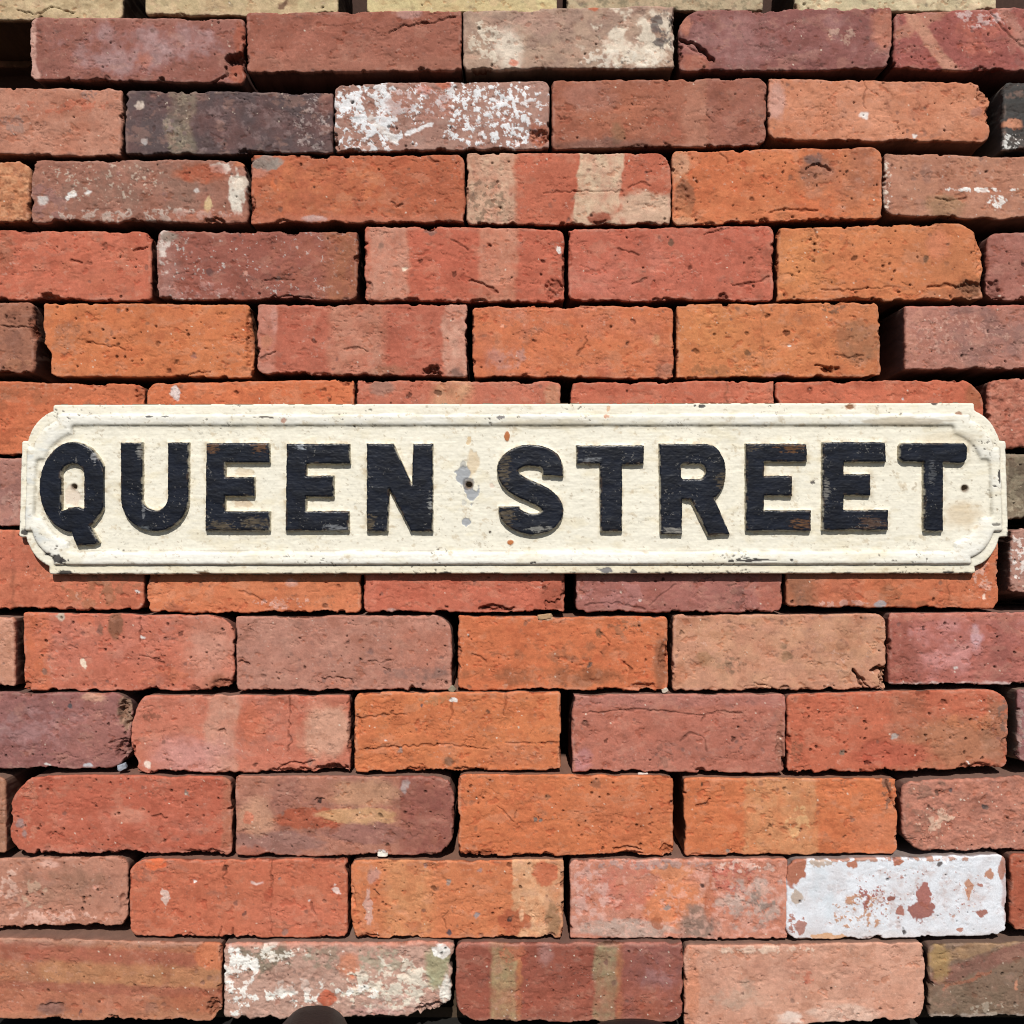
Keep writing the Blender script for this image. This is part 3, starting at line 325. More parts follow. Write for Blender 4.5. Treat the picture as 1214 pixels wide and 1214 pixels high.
brick(12, 932, 1194, 1020, 1013, 1118, 1110, (14, 14, 12, 16), (226, 229, 236), 'white painted brick with rusty flaked patches, second course from the bottom',
      [M((206, 198, 200), .35, 20, .5, .4), R(1080, 1065, 120, 44, (196, 168, 160), .22, 9, .45, .25), H(1105, 1122, (200, 180, 170), .4, 5), R(975, 1060, 16, 40, (204, 214, 222), .6, 16, .5, .4), E(942, 1030, 14, 22, (178, 96, 66), .95, .06, .5), E(946, 1064, 7, 10, (186, 160, 138), .85, .1, .5), R(945, 1095, 12, 18, (172, 108, 90), .55, 7, .9, .05), E(985, 1114, 22, 6, (214, 160, 110), .9, .08, .8), E(1060, 1117, 50, 4, (170, 100, 84), .9, .1, .9), R(1020, 1080, 36, 26, (196, 138, 100), .3, 5, .9, .05), R(1035, 1065, 20, 16, (160, 84, 72), .35, 4, .9, .05), E(1095, 1062, 9, 14, (170, 96, 84), .95, .05, .6), E(1092, 1080, 14, 13, (160, 92, 80), .95, .05, .6), E(1068, 1079, 4, 6, (176, 108, 92), .95, .05, .5), E(1055, 1066, 6, 3, (150, 84, 70), .95, .05, .7), E(1149, 1054, 5, 10, (196, 138, 108), .95, .06, .7), E(1164, 1082, 8, 4, (166, 100, 84), .95, .05, .6), E(1173, 1037, 6, 7, (190, 128, 98), .95, .05, .5), E(1162, 1050, 4, 3, (178, 110, 90), .9, .05, .6), E(1010, 1025, 6, 5, (190, 110, 80), .95, .06, .6), E(1064, 1022, 6, 4, (184, 104, 76), .95, .06, .6), P(1114, 1024, 3.4, (76, 60, 56)), P(1072, 1104, 2.6, (50, 40, 40)), R(1060, 1018, 110, 4, (186, 130, 104), .5, 8, .9, .06), E(1188, 1030, 6, 14, (180, 116, 92), .9, .08, .8), R(970, 1024, 20, 6, (190, 160, 134), .6, 6, .8), E(1137, 1104, 5, 3, (186, 116, 90), .9, .06), P(1131, 1086, 2.6, (190, 140, 120)), R(1080, 1060, 110, 40, (176, 106, 88), .035, 3.5, .9, .05), B(1190, 1200, (170, 104, 84), .7, 2)], paint=True, nobase=True)
brick(12, 1198, 1460, 1013, 1012, 1103, 1105, (5, 4, 4, 6), (172, 84, 62), 'rust red brick barely in view right of the white painted brick', p=31)

brick(13, -16, 263, 1112, 1118, 1208, 1212, (5, 6, 18, 5), (178, 108, 80), 'brick with plum and tan horizontal stripes in the bottom left corner',
      [H(1100, 1122, (178, 140, 120), .6, 4), ('D', -20, 1126, 230, 1140, 12, (164, 84, 70), .75), ('D', 60, 1152, 262, 1160, 16, (190, 130, 88), .55), ('D', -20, 1166, 262, 1178, 7, (154, 80, 66), .75), ('D', 0, 1190, 160, 1196, 24, (192, 108, 88), .5), E(252, 1132, 20, 18, (204, 112, 76), .85, .12, .4), E(235, 1190, 34, 14, (176, 92, 66), .6), E(60, 1196, 16, 9, (130, 98, 88), .75, .3, .6), L([(50, 1192), (62, 1190), (74, 1191)], 1, 2), P(96, 1200, 2.6, (70, 60, 70)), B(192, 202, (150, 78, 60), .4, 2), C(256, 1198, 10, 16, 7, .5), E(180, 1196, 8, 7, (140, 100, 84), .5), C(130, 1211, 40, 3, 4, .7), H(1200, 1216, (196, 132, 100), .5, 5)], specks=18)
brick(13, 265, 537, 1118, 1118, 1210, 1205, (4, 5, 34, 5), (190, 148, 130), 'brick crusted with white lichen and green tinged mortar behind the dark shoe tip',
      [R(310, 1135, 40, 22, (120, 116, 96), .6, 10, .75, .15), R(285, 1160, 24, 50, (240, 236, 228), .5, 10, .95, .05), R(350, 1178, 40, 20, (240, 236, 226), .45, 9, .95, .05), R(330, 1130, 40, 16, (238, 230, 216), .35, 7, .9, .06), E(350, 1162, 40, 16, (184, 142, 124), .7, .3), R(380, 1135, 26, 16, (150, 136, 116), .6, 8, .7, .15), E(415, 1145, 14, 16, (206, 120, 88), .8, .3, .6), E(388, 1183, 12, 10, (196, 92, 66), .95, .08, .3), R(460, 1170, 60, 34, (226, 216, 196), .62, 8, .85, .1), R(425, 1176, 30, 10, (242, 238, 228), .45, 7, .95, .06), R(450, 1140, 30, 20, (164, 156, 132), .5, 9, .7, .15), E(519, 1145, 14, 26, (160, 162, 122), .8, .25, .5), E(524, 1128, 10, 8, (240, 236, 230), .95, .08, .6), R(475, 1190, 50, 14, (200, 160, 146), .5, 9, .7), E(528, 1175, 8, 16, (230, 224, 212), .9, .15), H(1112, 1122, (206, 116, 90), .6, 3), C(515, 1198, 26, 9, 8, .8), E(440, 1200, 30, 6, (206, 150, 140), .6)], rough=2.2)
brick(13, 540, 810, 1118, 1118, 1211, 1213, (6, 4, 14, 26), (156, 80, 66), 'dark red brick with two vertical olive tan stripes in the bottom row',
      [B(582, 613, (176, 150, 106), .9, 3), B(613, 618, (196, 120, 76), .7, 2), B(703, 731, (162, 146, 108), .9, 2.5), B(731, 738, (194, 122, 82), .7, 2.5), E(608, 1128, 16, 12, (190, 104, 78), .8, .15), R(598, 1150, 14, 40, (140, 122, 86), .4, 5, .5), B(738, 812, (150, 96, 90), .6, 10), E(645, 1130, 8, 12, (180, 134, 124), .6, .5), R(780, 1165, 24, 34, (168, 122, 118), .5, 14, .6, .3), H(1112, 1122, (200, 132, 116), .6, 3), E(770, 1190, 18, 20, (180, 96, 72), .6, .6), H(1168, 1200, (176, 90, 72), .5, 10), H(1206, 1216, (196, 126, 104), .5, 4)], specks=36)
brick(13, 811, 1097, 1121, 1118, 1222, 1208, (6, 9, 16, 5), (204, 144, 118), 'pale salmon brick with chalky smears in the bottom row right of centre',
      [R(930, 1160, 120, 30, (188, 126, 104), .45, 26, .6, .5), R(900, 1126, 60, 6, (232, 204, 180), .6, 7, .7), E(820, 1170, 8, 40, (210, 124, 92), .6), R(880, 1180, 40, 20, (178, 158, 138), .5, 14, .6, .4), E(1000, 1203, 44, 12, (224, 190, 170), .8, .3, .7), R(1000, 1203, 34, 9, (150, 116, 100), .35, 5, .6), E(936, 1207, 16, 7, (232, 210, 196), .8, .3, .7), P(880, 1179, 2.2, (70, 50, 46)), P(954, 1165, 3, (120, 70, 60)), R(950, 1160, 14, 10, (206, 104, 84), .5, 5, .6), P(1089, 1181, 1.8, (60, 44, 40)), M((216, 162, 136), .35, 18, .5, .4)])
brick(13, 1101, 1380, 1120, 1114, 1207, 1205, (8, 4, 4, 8), (136, 108, 88), 'olive brown brick with a tan left corner in the bottom right corner of the photo',
      [('D', 1100, 1140, 1214, 1110, 8, (180, 138, 98), .7), ('D', 1110, 1160, 1220, 1124, 11, (146, 92, 80), .8), E(1114, 1140, 12, 22, (176, 138, 88), .8, .3), ('D', 1120, 1172, 1175, 1152, 2.5, (176, 96, 72), .7), R(1160, 1185, 60, 24, (120, 100, 80), .5, 10, .5), R(1180, 1196, 40, 10, (186, 170, 150), .35, 7, .6), H(1203, 1210, (206, 190, 176), .6, 1.5), E(1205, 1170, 2, 6, (214, 140, 110), .8)], specks=16)
# the dim brick deep in the hole at the top left
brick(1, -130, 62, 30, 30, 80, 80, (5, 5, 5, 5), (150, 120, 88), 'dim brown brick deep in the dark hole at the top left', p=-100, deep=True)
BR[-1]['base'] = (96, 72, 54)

# ------------------------------------------------------------------ brick builder
def wf(p): return (D - p) / D
GAIN = 1.0

def depth_of(b, i):
    if 'p' in b: return b['p']
    rs = random.Random(i * 7 + 3)
    return PROW[b['row']] + rs.uniform(-1.6, 1.6)

for i, b in enumerate(BR): b['pp'] = depth_of(b, i)
# keep neighbours from running into each other: lift lower edges above the tops of the course below (world heights)
for b in BR:
    b['zback'] = None
    if b.get('skip') or b.get('deep'): continue
    f = wf(b['pp']); tops = []
    for c in BR:
        if c['row'] == b['row'] + 1 and not c.get('skip') and not c.get('deep'):
            g2 = wf(c['pp'])
            if (min(b['xr'] * 1.0, c['xr']) - max(b['xl'], c['xl'])) > 8:
                tops.append(min(c['ytl'], c['ytr']) * 1.0)
                for kl, xx in (('ybl', b['xl']), ('ybr', b['xr'])):
                    tt = np.clip((xx - c['xl']) / (c['xr'] - c['xl']), 0, 1)
                    if not (c['xl'] - 30 < xx < c['xr'] + 30): continue
                    top = (c['ytl'] + (c['ytr'] - c['ytl']) * tt - 607) * g2 - 1.2      # downwards positive
                    if (b[kl] - 607) * f > top: b[kl] = top / f + 607
                b['zback'] = max(b['zback'] or -1e9, -( (max(c['ytl'], c['ytr']) - 607) * g2) ) if tops else None

def feature(f, X, Y, col, z, sd, base):
    k = f[0]
    wx = X + 2.2 * noise(X / 9, Y / 9, sd + 5) + 0.9 * noise(X / 2.6, Y / 2.6, sd + 6)
    wy = Y + 2.2 * noise(X / 9, Y / 9, sd + 7) + 0.9 * noise(X / 2.6, Y / 2.6, sd + 8)
    if k == 'B':
        _, a, b_, c, s, so = f
        wx = wx + 2.5 * fbm(Y / 14, X * 0 + 3, sd + 9, 3) + (b_ - a > 12) * 3.0 * noise(Y / 30, X * 0, sd + 4)
        m = sstep(a - so, a + so, wx) * (1 - sstep(b_ - so, b_ + so, wx)) * (0.82 + 0.55 * fbm(X / 9, Y / 12, sd, 4, .6))
        return mixc(col, lin(c), np.clip(m * s, 0, 1)), z
    if k == 'H':
        _, a, b_, c, s, so = f
        m = sstep(a - so, a + so, wy) * (1 - sstep(b_ - so, b_ + so, wy)) * (0.8 + 0.4 * fbm(X / 16, Y / 6, sd, 3))
        return mixc(col, lin(c), np.clip(m * s, 0, 1)), z
    if k == 'D':
        _, x0, y0, x1, y1, w, c, s = f
        d = seg_dist(wx, wy, [(x0, y0), (x1, y1)])
        m = (1 - sstep(w * .55, w * 1.1, d)) * (0.85 + 0.3 * fbm(X / 12, Y / 12, sd, 3))
        return mixc(col, lin(c), np.clip(m * s, 0, 1)), z
    if k == 'E':
        _, cx, cy, rx, ry, c, s, so, rag = f
        q = np.hypot((wx - cx) / rx, (wy - cy) / ry) + rag * 0.7 * fbm(X / (rx * .5 + 2), Y / (ry * .5 + 2), sd, 3)
        m = 1 - sstep(1 - so, 1 + so, q)
        return mixc(col, lin(c), np.clip(m * s, 0, 1)), z
    if k == 'M':
        _, c, cov, sc, s, sh = f
        n = fbm(X / sc, Y / sc, sd + 50, 5, .6); th = np.quantile(n, 1 - cov)
        m = sstep(th - sh, th + sh, n)
        return mixc(col, lin(c), m * s), z
    if k == 'R':
        _, cx, cy, rx, ry, c, cov, sc, s, sh = f
        q = np.hypot((X - cx) / rx, (Y - cy) / ry)
        n = fbm(X / sc, Y / sc, sd + 70, 5, .62)
        n2 = n - 0.75 * sstep(.6, 1.35, q)
        ins = q < 1
        th = np.quantile(n[ins], 1 - cov) if ins.sum() > 20 else .2
        m = sstep(th - sh, th + sh, n2)
        if sh < .12: z = z - 0.35 * m
        return mixc(col, lin(c), m * s), z
    if k == 'C':
        _, cx, cy, rx, ry, dp, dk = f
        q = np.hypot((wx - cx) / rx, (wy - cy) / ry) + 0.30 * fbm(X / 5, Y / 5, sd, 3)
        m = 1 - sstep(.55, 1.05, q)
        z = z + dp * m * (0.8 + 0.5 * fbm(X / 3.5, Y / 3.5, sd + 3, 3))
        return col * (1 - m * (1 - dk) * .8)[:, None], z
    if k == 'L':
        _, pts, w, dp, dk = f
        d = seg_dist(X + 1.6 * noise(X / 5, Y / 5, sd), Y + 1.6 * noise(X / 5, Y / 5, sd + 1), pts)
        ww = w * (0.8 + .6 * noise(X / 6, Y / 6, sd + 2))
        m = 1 - sstep(ww * .5, ww * 1.5 + .3, d)
        z = z + dp * m
        # one lip stands slightly proud of the other
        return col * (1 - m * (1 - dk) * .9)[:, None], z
    if k == 'P':
        _, x, y, r, c = f
        q = np.hypot(wx - x, wy - y) / r + .25 * noise(X / 2, Y / 2, sd)
        m = 1 - sstep(.6, 1.1, q)
        if c is None:
            z = z + 1.6 * m; return col * (1 - m * .62)[:, None], z
        z = z + 0.5 * m
        return mixc(col, lin(c), m * .9), z
    return col, z

def make_brick(b, idx):
    rs = random.Random(1000 + idx); sd = 100 * idx + 11
    p = b['pp']; f = wf(p)
    w = b['xr'] - b['xl']; h = (b['ybl'] + b['ybr'] - b['ytl'] - b['ytr']) / 2
    hid = b.get('hidden') or b.get('deep')
    step = 3.0 if hid else 0.95
    # parts of a brick far outside the frame need fewer rows: keep uniform, only clip the count
    nx = int(w / step) + 1; ny = int(h / step) + 1
    s, t = np.meshgrid(np.linspace(0, 1, nx), np.linspace(0, 1, ny))
    s = s.ravel(); t = t.ravel()
    a = s * w; c = t * h
    rough = b.get('rough', 1.0)
    # outline wobble
    on = 1.0 * rough
    def bite(u, k): return 8.0 * min(on, 1.15) * np.clip(fbm(u / 22, u * 0 + k, sd + 400 + k, 4, .5) - .24, 0, .4) * (1 if b['row'] else .4)
    def wob(u, k): return on * (0.8 * fbm(u / 38, u * 0 + k, sd + k, 2) + 0.75 * fbm(u / 7, u * 0 + k, sd + 9 + k, 3))
    XL = b['xl'] + wob(c, 1) + bite(c, 1); XR = b['xr'] + wob(c, 2) - bite(c, 2)
    if 'xl_fn' in b: XL = XL + b['xl_fn'](t)
    if 'xr_fn' in b: XR = XR + b['xr_fn'](1 - t) * 1.0
    YT = b['ytl'] + (b['ytr'] - b['ytl']) * s + wob(a, 3) + .7 * bite(a, 3); YB = b['ybl'] + (b['ybr'] - b['ybl']) * s + 1.3 * wob(a, 4) - 1.1 * bite(a, 4)
    # rounded corners (square-to-disc in each corner)
    s2 = s.copy(); t2 = t.copy()
    for k, r in enumerate(b['rad']):
        r = max(2.0, r * rs.choice((.35, .7, 1.0, 1.3)) if r < 12 else r)
        aa = a if k in (0, 3) else w - a
        cc = c if k in (0, 1) else h - c
        m = (aa < r) & (cc < r)
        qx = 1 - aa[m] / r; qy = 1 - cc[m] / r
        mx = np.maximum(qx, qy); nn = np.hypot(qx, qy) + 1e-9
        sc = mx / nn
        na = r * (1 - qx * sc); nc = r * (1 - qy * sc)
        s2[m] = (na if k in (0, 3) else w - na) / w
        t2[m] = (nc if k in (0, 1) else h - nc) / h
    X = XL + (XR - XL) * s2; Y = YT + (YB - YT) * t2
    d = np.minimum(np.minimum(a, w - a), np.minimum(c, h - c))
    er = 2.1 + 1.8 * fbm(X / 11, Y / 11, sd + 20, 2) + 1.2 * (rough - 1)
    er = np.clip(er, .8, 9)
    u = 1 - np.clip(d / er, 0, 1)
    z = er * (1 - np.sqrt(np.clip(1 - u * u, 0, 1)))
    z = z + 1.1 * fbm(X / 60, Y / 40, sd + 1, 2) + 0.30 * rough * fbm(X / 11, Y / 9, sd + 2, 4)
    z = z + 0.10 * rough * fbm(X / 2.4, Y / 2.4, sd + 3, 2) + (rough - 1) * 1.5 * np.maximum(0, fbm(X / 7, Y / 6, sd + 4, 3))
    # ----- colour of the clay
    base = lin(b['base'])
    col = np.tile(base, (len(X), 1))
    big = fbm(X / 55, Y / 40, sd + 30, 3); mid = fbm(X / 14, Y / 12, sd + 31, 4, .6); fin = fbm(X / 3.2, Y / 3.2, sd + 32, 3, .7)
    strk = fbm(X / 26, Y / 2.2, sd + 33, 3, .6)
    if not b.get('paint'):
        col = mixc(col, base * np.array([1.10, 1.24, 1.25]), np.clip(.5 + big * 1.3, 0, 1) * .40)
        col = mixc(col, base * np.array([.72, .60, .58]), np.clip(mid * 1.5 - .12, 0, 1) * .50)
        col = mixc(col, base * 0.62 + lin((150, 132, 120)) * .32, sstep(.28, .62, fbm(X / 22, Y / 15, sd + 35, 5, .65)) * .55)
    for j, ft in enumerate(b['feats']):
        col, z = feature(ft, X, Y, col, z, sd + 200 + 13 * j, base)
    amt = .35 if b.get('paint') else 1.0
    pt = fbm(X / 20, Y / 13, sd + 37, 5, .62)
    if not b.get('paint'):
        col = mixc(col, col * .5 + lin((206, 150, 126)) * .5, sstep(.22, .40, pt) * .38)
        col = mixc(col, col * np.array([[.80, .70, .66]]), sstep(.20, .34, -pt) * .55)
        col = mixc(col, lin((96, 80, 72)), sstep(.40, .60, fbm(X / 5, Y / 4, sd + 38, 4, .65)) * sstep(-.1, .35, fbm(X / 40, Y / 25, sd + 39, 2)) * .42)
        col = mixc(col, lin((214, 176, 156)), sstep(.42, .60, fbm(X / 4.5, Y / 3.5, sd + 40, 4, .65)) * sstep(-.1, .35, fbm(X / 40, Y / 25, sd + 41, 2)) * .38)
    col = col * (1 + amt * (.20 * mid + .17 * fin + .08 * strk))[:, None]
    if not hid:
        area = w * h / 22000.0
        def rnd(): return b['xl'] + rs.uniform(.02, .98) * w, b['ytl'] + rs.uniform(.04, .96) * h
        # pits, flecks, grey grit and short creases
        marks = []; vp = rs.choice((.15, .3, .6, 1.0, 1.8)); vg = rs.choice((.3, 1, 1.8))
        for _ in range(int(rs.uniform(20, 34) * area * amt * vp)): marks.append(('pit', *rnd(), rs.choice([.8, .9, 1.0, 1.2, 1.6, 2.1])))
        for _ in range(int(rs.uniform(5, 11) * area * amt * vg)): marks.append(('grit', *rnd(), rs.uniform(1.3, 3.6)))
        for _ in range(int(b.get('specks', rs.uniform(4, 11)) * area)): marks.append(('speck', *rnd(), rs.uniform(.6, 1.25)))
        for _ in range(int(rs.uniform(1, 4) * area * amt)): marks.append(('crease', *rnd(), rs.uniform(3, 9)))
        # broken hairlines and dragged-clay folds that come and go over the face
        for sc_x, sc_y, th_, gt, dp_, dk_ in ((26, 9, .022, .22, 1.1, .42), (13, 13, .030, .34, .8, .34), (9, 5, .05, .30, .5, .22)):
            n_ = fbm(X / sc_x, Y / sc_y, sd + 300 + int(sc_x), 4, .6)
            gte = sstep(gt, gt + .16, fbm(X / 24, Y / 15, sd + 310 + int(sc_x), 3))
            m = (1 - sstep(th_ * .35, th_, np.abs(n_))) * gte * (amt if b['row'] else .6)
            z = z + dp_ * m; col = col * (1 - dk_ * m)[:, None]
            z = z + .5 * gte * sstep(0, .02, n_) * (amt if b['row'] else .6)        # one lip of the fold lies lower
        # shallow spalls with a crisp rim
        n_ = fbm(X / 13, Y / 10, sd + 330, 4, .6)
        m = sstep(.44, .475, n_) * amt
        z = z + .8 * m; col = col * (1 - m[:, None] * np.array([[.10, .24, .28]]))
        for kind, mx_, my_, r in marks:
            R_ = r * 2.4 + 3
            sel = np.nonzero((np.abs(X - mx_) < R_) & (np.abs(Y - my_) < R_))[0]
            if len(sel) < 2: continue
            xx = X[sel]; yy = Y[sel]
            el = rs.uniform(.6, 1.0); an = rs.uniform(0, 3.1)
            dx = (xx - mx_) * math.cos(an) + (yy - my_) * math.sin(an); dy = -(xx - mx_) * math.sin(an) + (yy - my_) * math.cos(an)
            if kind == 'crease':
                bend = rs.uniform(-.05, .05)
                dy2 = dy if rs.random() < .3 else (yy - my_) ; dx2 = dx if dy2 is dy else (xx - mx_)
                q = np.hypot(dy2 - bend * dx2 * dx2 + 1.0 * noise(xx / 3, yy / 3, sd), np.maximum(0, np.abs(dx2) - r))
                m = (1 - sstep(.2, 1.0, q)) * sstep(-.5, .3, noise(xx / 3.5, yy / 3.5, sd + 19)); dp = rs.uniform(.5, 1.4)
                z[sel] += dp * m; col[sel] *= (1 - .34 * m)[:, None]
                continue
            q = np.hypot(dx, dy / el) / r + .35 * noise(xx / (r * .7 + .3), yy / (r * .7 + .3), sd + 77)
            m = 1 - sstep(.55, 1.15, q)
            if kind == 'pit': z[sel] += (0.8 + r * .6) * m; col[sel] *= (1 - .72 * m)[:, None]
            elif kind == 'speck': z[sel] -= .2 * m; col[sel] += (lin((226, 206, 184))[None] - col[sel]) * (m * .85)[:, None]
            else:
                g_ = base * .35 + lin((120, 104, 96)) * .4
                z[sel] += .5 * m; col[sel] += (g_[None] - col[sel]) * (m * rs.uniform(.4, .85))[:, None]
        # chips broken out of the arrises, most of them along the lower edge
        nch = int(rs.uniform(13, 20) * b.get('chips', 1.0) * (0.6 if b['row'] == 0 else 1))
        for _ in range(nch):
            side = rs.choices('TBLR', (2.0, 4.5, 1.3, 1.3))[0]
            big_ = rs.random() < .16
            al = rs.uniform(2.5, 15) * (1 if side in 'TB' else .7) * (1.3 if big_ else 1); inn = rs.uniform(1.4, 4.2) * (1.9 if big_ else 1); dp = rs.uniform(1.5, 5.5)
            if side in 'TB':
                cx_ = b['xl'] + rs.uniform(0, 1) * w; cy_ = (b['ytl'] + (b['ytr'] - b['ytl']) * (cx_ - b['xl']) / w) if side == 'T' else (b['ybl'] + (b['ybr'] - b['ybl']) * (cx_ - b['xl']) / w)
                rx_, ry_ = al, inn
            else:
                cy_ = b['ytl'] + rs.uniform(0, 1) * h; cx_ = b['xl'] if side == 'L' else b['xr']; rx_, ry_ = inn, al
            sel = np.nonzero((np.abs(X - cx_) < rx_ * 1.6 + 2) & (np.abs(Y - cy_) < ry_ * 1.6 + 2))[0]
            if len(sel) < 2: continue
            xx = X[sel]; yy = Y[sel]
            q = np.hypot((xx - cx_) / rx_, (yy - cy_) / ry_) + .45 * fbm(xx / 4, yy / 4, sd + 91, 3)
            m = 1 - sstep(.6, 1.0, q)
            z[sel] += dp * m * (1 + .6 * fbm(xx / 3, yy / 3, sd + 92, 2))
            tone = rs.choice([np.array([.62, .5, .46]), np.array([.85, .72, .66]), np.array([.5, .45, .45])])
            col[sel] = col[sel] * (1 - m[:, None] * (1 - tone[None]))
        # outline bites that go with the chips: lower edge creeps up where z is deep
        edge = 1 - sstep(0, 4.0, d)
        lift = np.clip(z - er, 0, 4) * edge
        low = (h - c) < 5; top_ = c < 5
        Y = Y - lift * low * .55 + lift * top_ * .45
        # worn pale arris lines
        ar = sstep(.6, 1.8, d) * (1 - sstep(2.4, 5.0, d)) * sstep(.0, .35, fbm(X / 9, Y / 9, sd + 96, 3))
        col = mixc(col, base * 0.55 + lin((214, 176, 156)) * .45, ar * .40 * amt)
    # ----- to world
    wx = (X - 607) * f; wz = -(Y - 607) * f
    front = np.stack([wx, -p + z, wz], 1)
    # perimeter loop
    top = np.arange(nx); rgt = np.arange(1, ny) * nx + nx - 1
    bot = (ny - 1) * nx + np.arange(nx - 2, -1, -1); lft = np.arange(ny - 2, 0, -1) * nx
    loop = np.concatenate([top, rgt, bot, lft]); nl = len(loop)
    cen = np.array([(b['xl'] + b['xr']) / 2 - 607, 0, 607 - (b['ytl'] + b['ybl']) / 2]) * f
    P0 = front[loop]; co = [front]; cols = [col]; faces = []
    idg = np.arange(nx * ny).reshape(ny, nx)
    faces.append(np.stack([idg[:-1, :-1], idg[1:, :-1], idg[1:, 1:], idg[:-1, 1:]], -1).reshape(-1, 4))
    prev = loop; zf = P0[:, 1]
    bz0 = -((b['ybl'] + b['ybr']) / 2 - 607) * f; bw = np.clip((cen[2] - P0[:, 2]) / (h * f / 2), 0, 1) ** 6
    zb = b['zback']; drop = 0.0
    if zb is not None: drop = max(0.0, bz0 - zb - .3)
    n_off = nx * ny
    # the torn outline only belongs to the front arris: behind it the faces run on smooth
    Ps = P0.copy(); W_ = 25; ker = np.hanning(W_ + 2)[1:-1]; ker /= ker.sum()
    seg = [0, nx - 1, nx + ny - 2, 2 * nx + ny - 3, nl]
    for ax in (0, 2):
        for q_ in range(4):
            i0, i1 = seg[q_], seg[q_ + 1]
            ii = np.arange(i0, i1 + 1) % nl; v = P0[ii, ax]
            pad = np.concatenate([2 * v[0] - v[W_ // 2:0:-1], v, 2 * v[-1] - v[-2:-W_ // 2 - 1:-1]]) if len(v) > W_ else v
            if len(v) > W_: Ps[ii, ax] = np.convolve(pad, ker, 'valid')[:len(v)]
    scol = lin(b.get('spl', tuple(np.array(b['base']) * .50 + np.array((84, 70, 62)) * .35)))  # sides coloured darker than the front: shade painted in so the gaps read black
    if not isinstance(zf, np.ndarray): zf = np.array(zf)
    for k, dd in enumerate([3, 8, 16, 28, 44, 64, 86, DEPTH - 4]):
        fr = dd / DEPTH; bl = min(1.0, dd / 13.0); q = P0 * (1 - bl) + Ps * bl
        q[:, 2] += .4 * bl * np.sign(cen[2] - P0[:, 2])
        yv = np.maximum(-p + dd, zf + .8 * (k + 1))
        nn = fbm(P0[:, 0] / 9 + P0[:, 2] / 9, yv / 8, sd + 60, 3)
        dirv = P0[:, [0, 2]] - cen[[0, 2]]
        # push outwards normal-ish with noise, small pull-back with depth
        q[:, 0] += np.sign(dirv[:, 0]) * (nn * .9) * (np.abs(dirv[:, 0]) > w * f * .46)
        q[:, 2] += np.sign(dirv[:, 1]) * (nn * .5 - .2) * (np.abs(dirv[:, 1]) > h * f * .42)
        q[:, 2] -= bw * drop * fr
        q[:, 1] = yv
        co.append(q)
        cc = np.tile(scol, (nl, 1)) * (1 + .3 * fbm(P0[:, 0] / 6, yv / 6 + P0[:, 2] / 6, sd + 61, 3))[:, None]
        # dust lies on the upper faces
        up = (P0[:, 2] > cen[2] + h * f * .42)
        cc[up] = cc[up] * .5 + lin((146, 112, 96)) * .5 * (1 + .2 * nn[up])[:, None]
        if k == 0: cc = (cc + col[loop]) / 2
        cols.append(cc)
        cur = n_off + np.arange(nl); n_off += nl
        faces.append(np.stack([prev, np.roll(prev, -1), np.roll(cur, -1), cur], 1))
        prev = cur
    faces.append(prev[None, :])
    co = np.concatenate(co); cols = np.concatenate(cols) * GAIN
    lum = cols @ np.array([.3, .55, .15]); cols = cols * .88 + lum[:, None] * .12
    sat = np.clip((cols[:, 0] - cols[:, 2]) / (cols[:, 0] + 1e-4), 0, 1); sat = sstep(.60, .84, sat); cols[:, 2] *= 1 - .07 * sat; cols[:, 1] *= 1 + .055 * sat; cols[:, 0] *= 1 - .01 * sat
    if b['base'][0] < 172: cols = cols * .92
    cen[1] = -p + DEPTH / 2
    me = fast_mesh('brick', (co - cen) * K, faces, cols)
    ob = link('brick', me, M_BRICK, loc=cen * K)
    grp = 'bricks hidden behind the sign' if b.get('hidden') else 'reclaimed bricks stacked dry in courses'
    tag(ob, b['label'], 'brick', grp)
    return ob

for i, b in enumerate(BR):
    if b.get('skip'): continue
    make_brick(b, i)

# timber batten the lowest course stands on, back in the shadow
bz = -605 * (D - 46) / D * K
o = link('timber_batten', box_mesh('timber_batten', -760 * K, 800 * K, 10 * K, 66 * K, GZ, bz - 10 * K, (80, 66, 52)), M_DARK)
tag(o, 'dark timber batten in the shadow under the lowest bricks', 'batten')

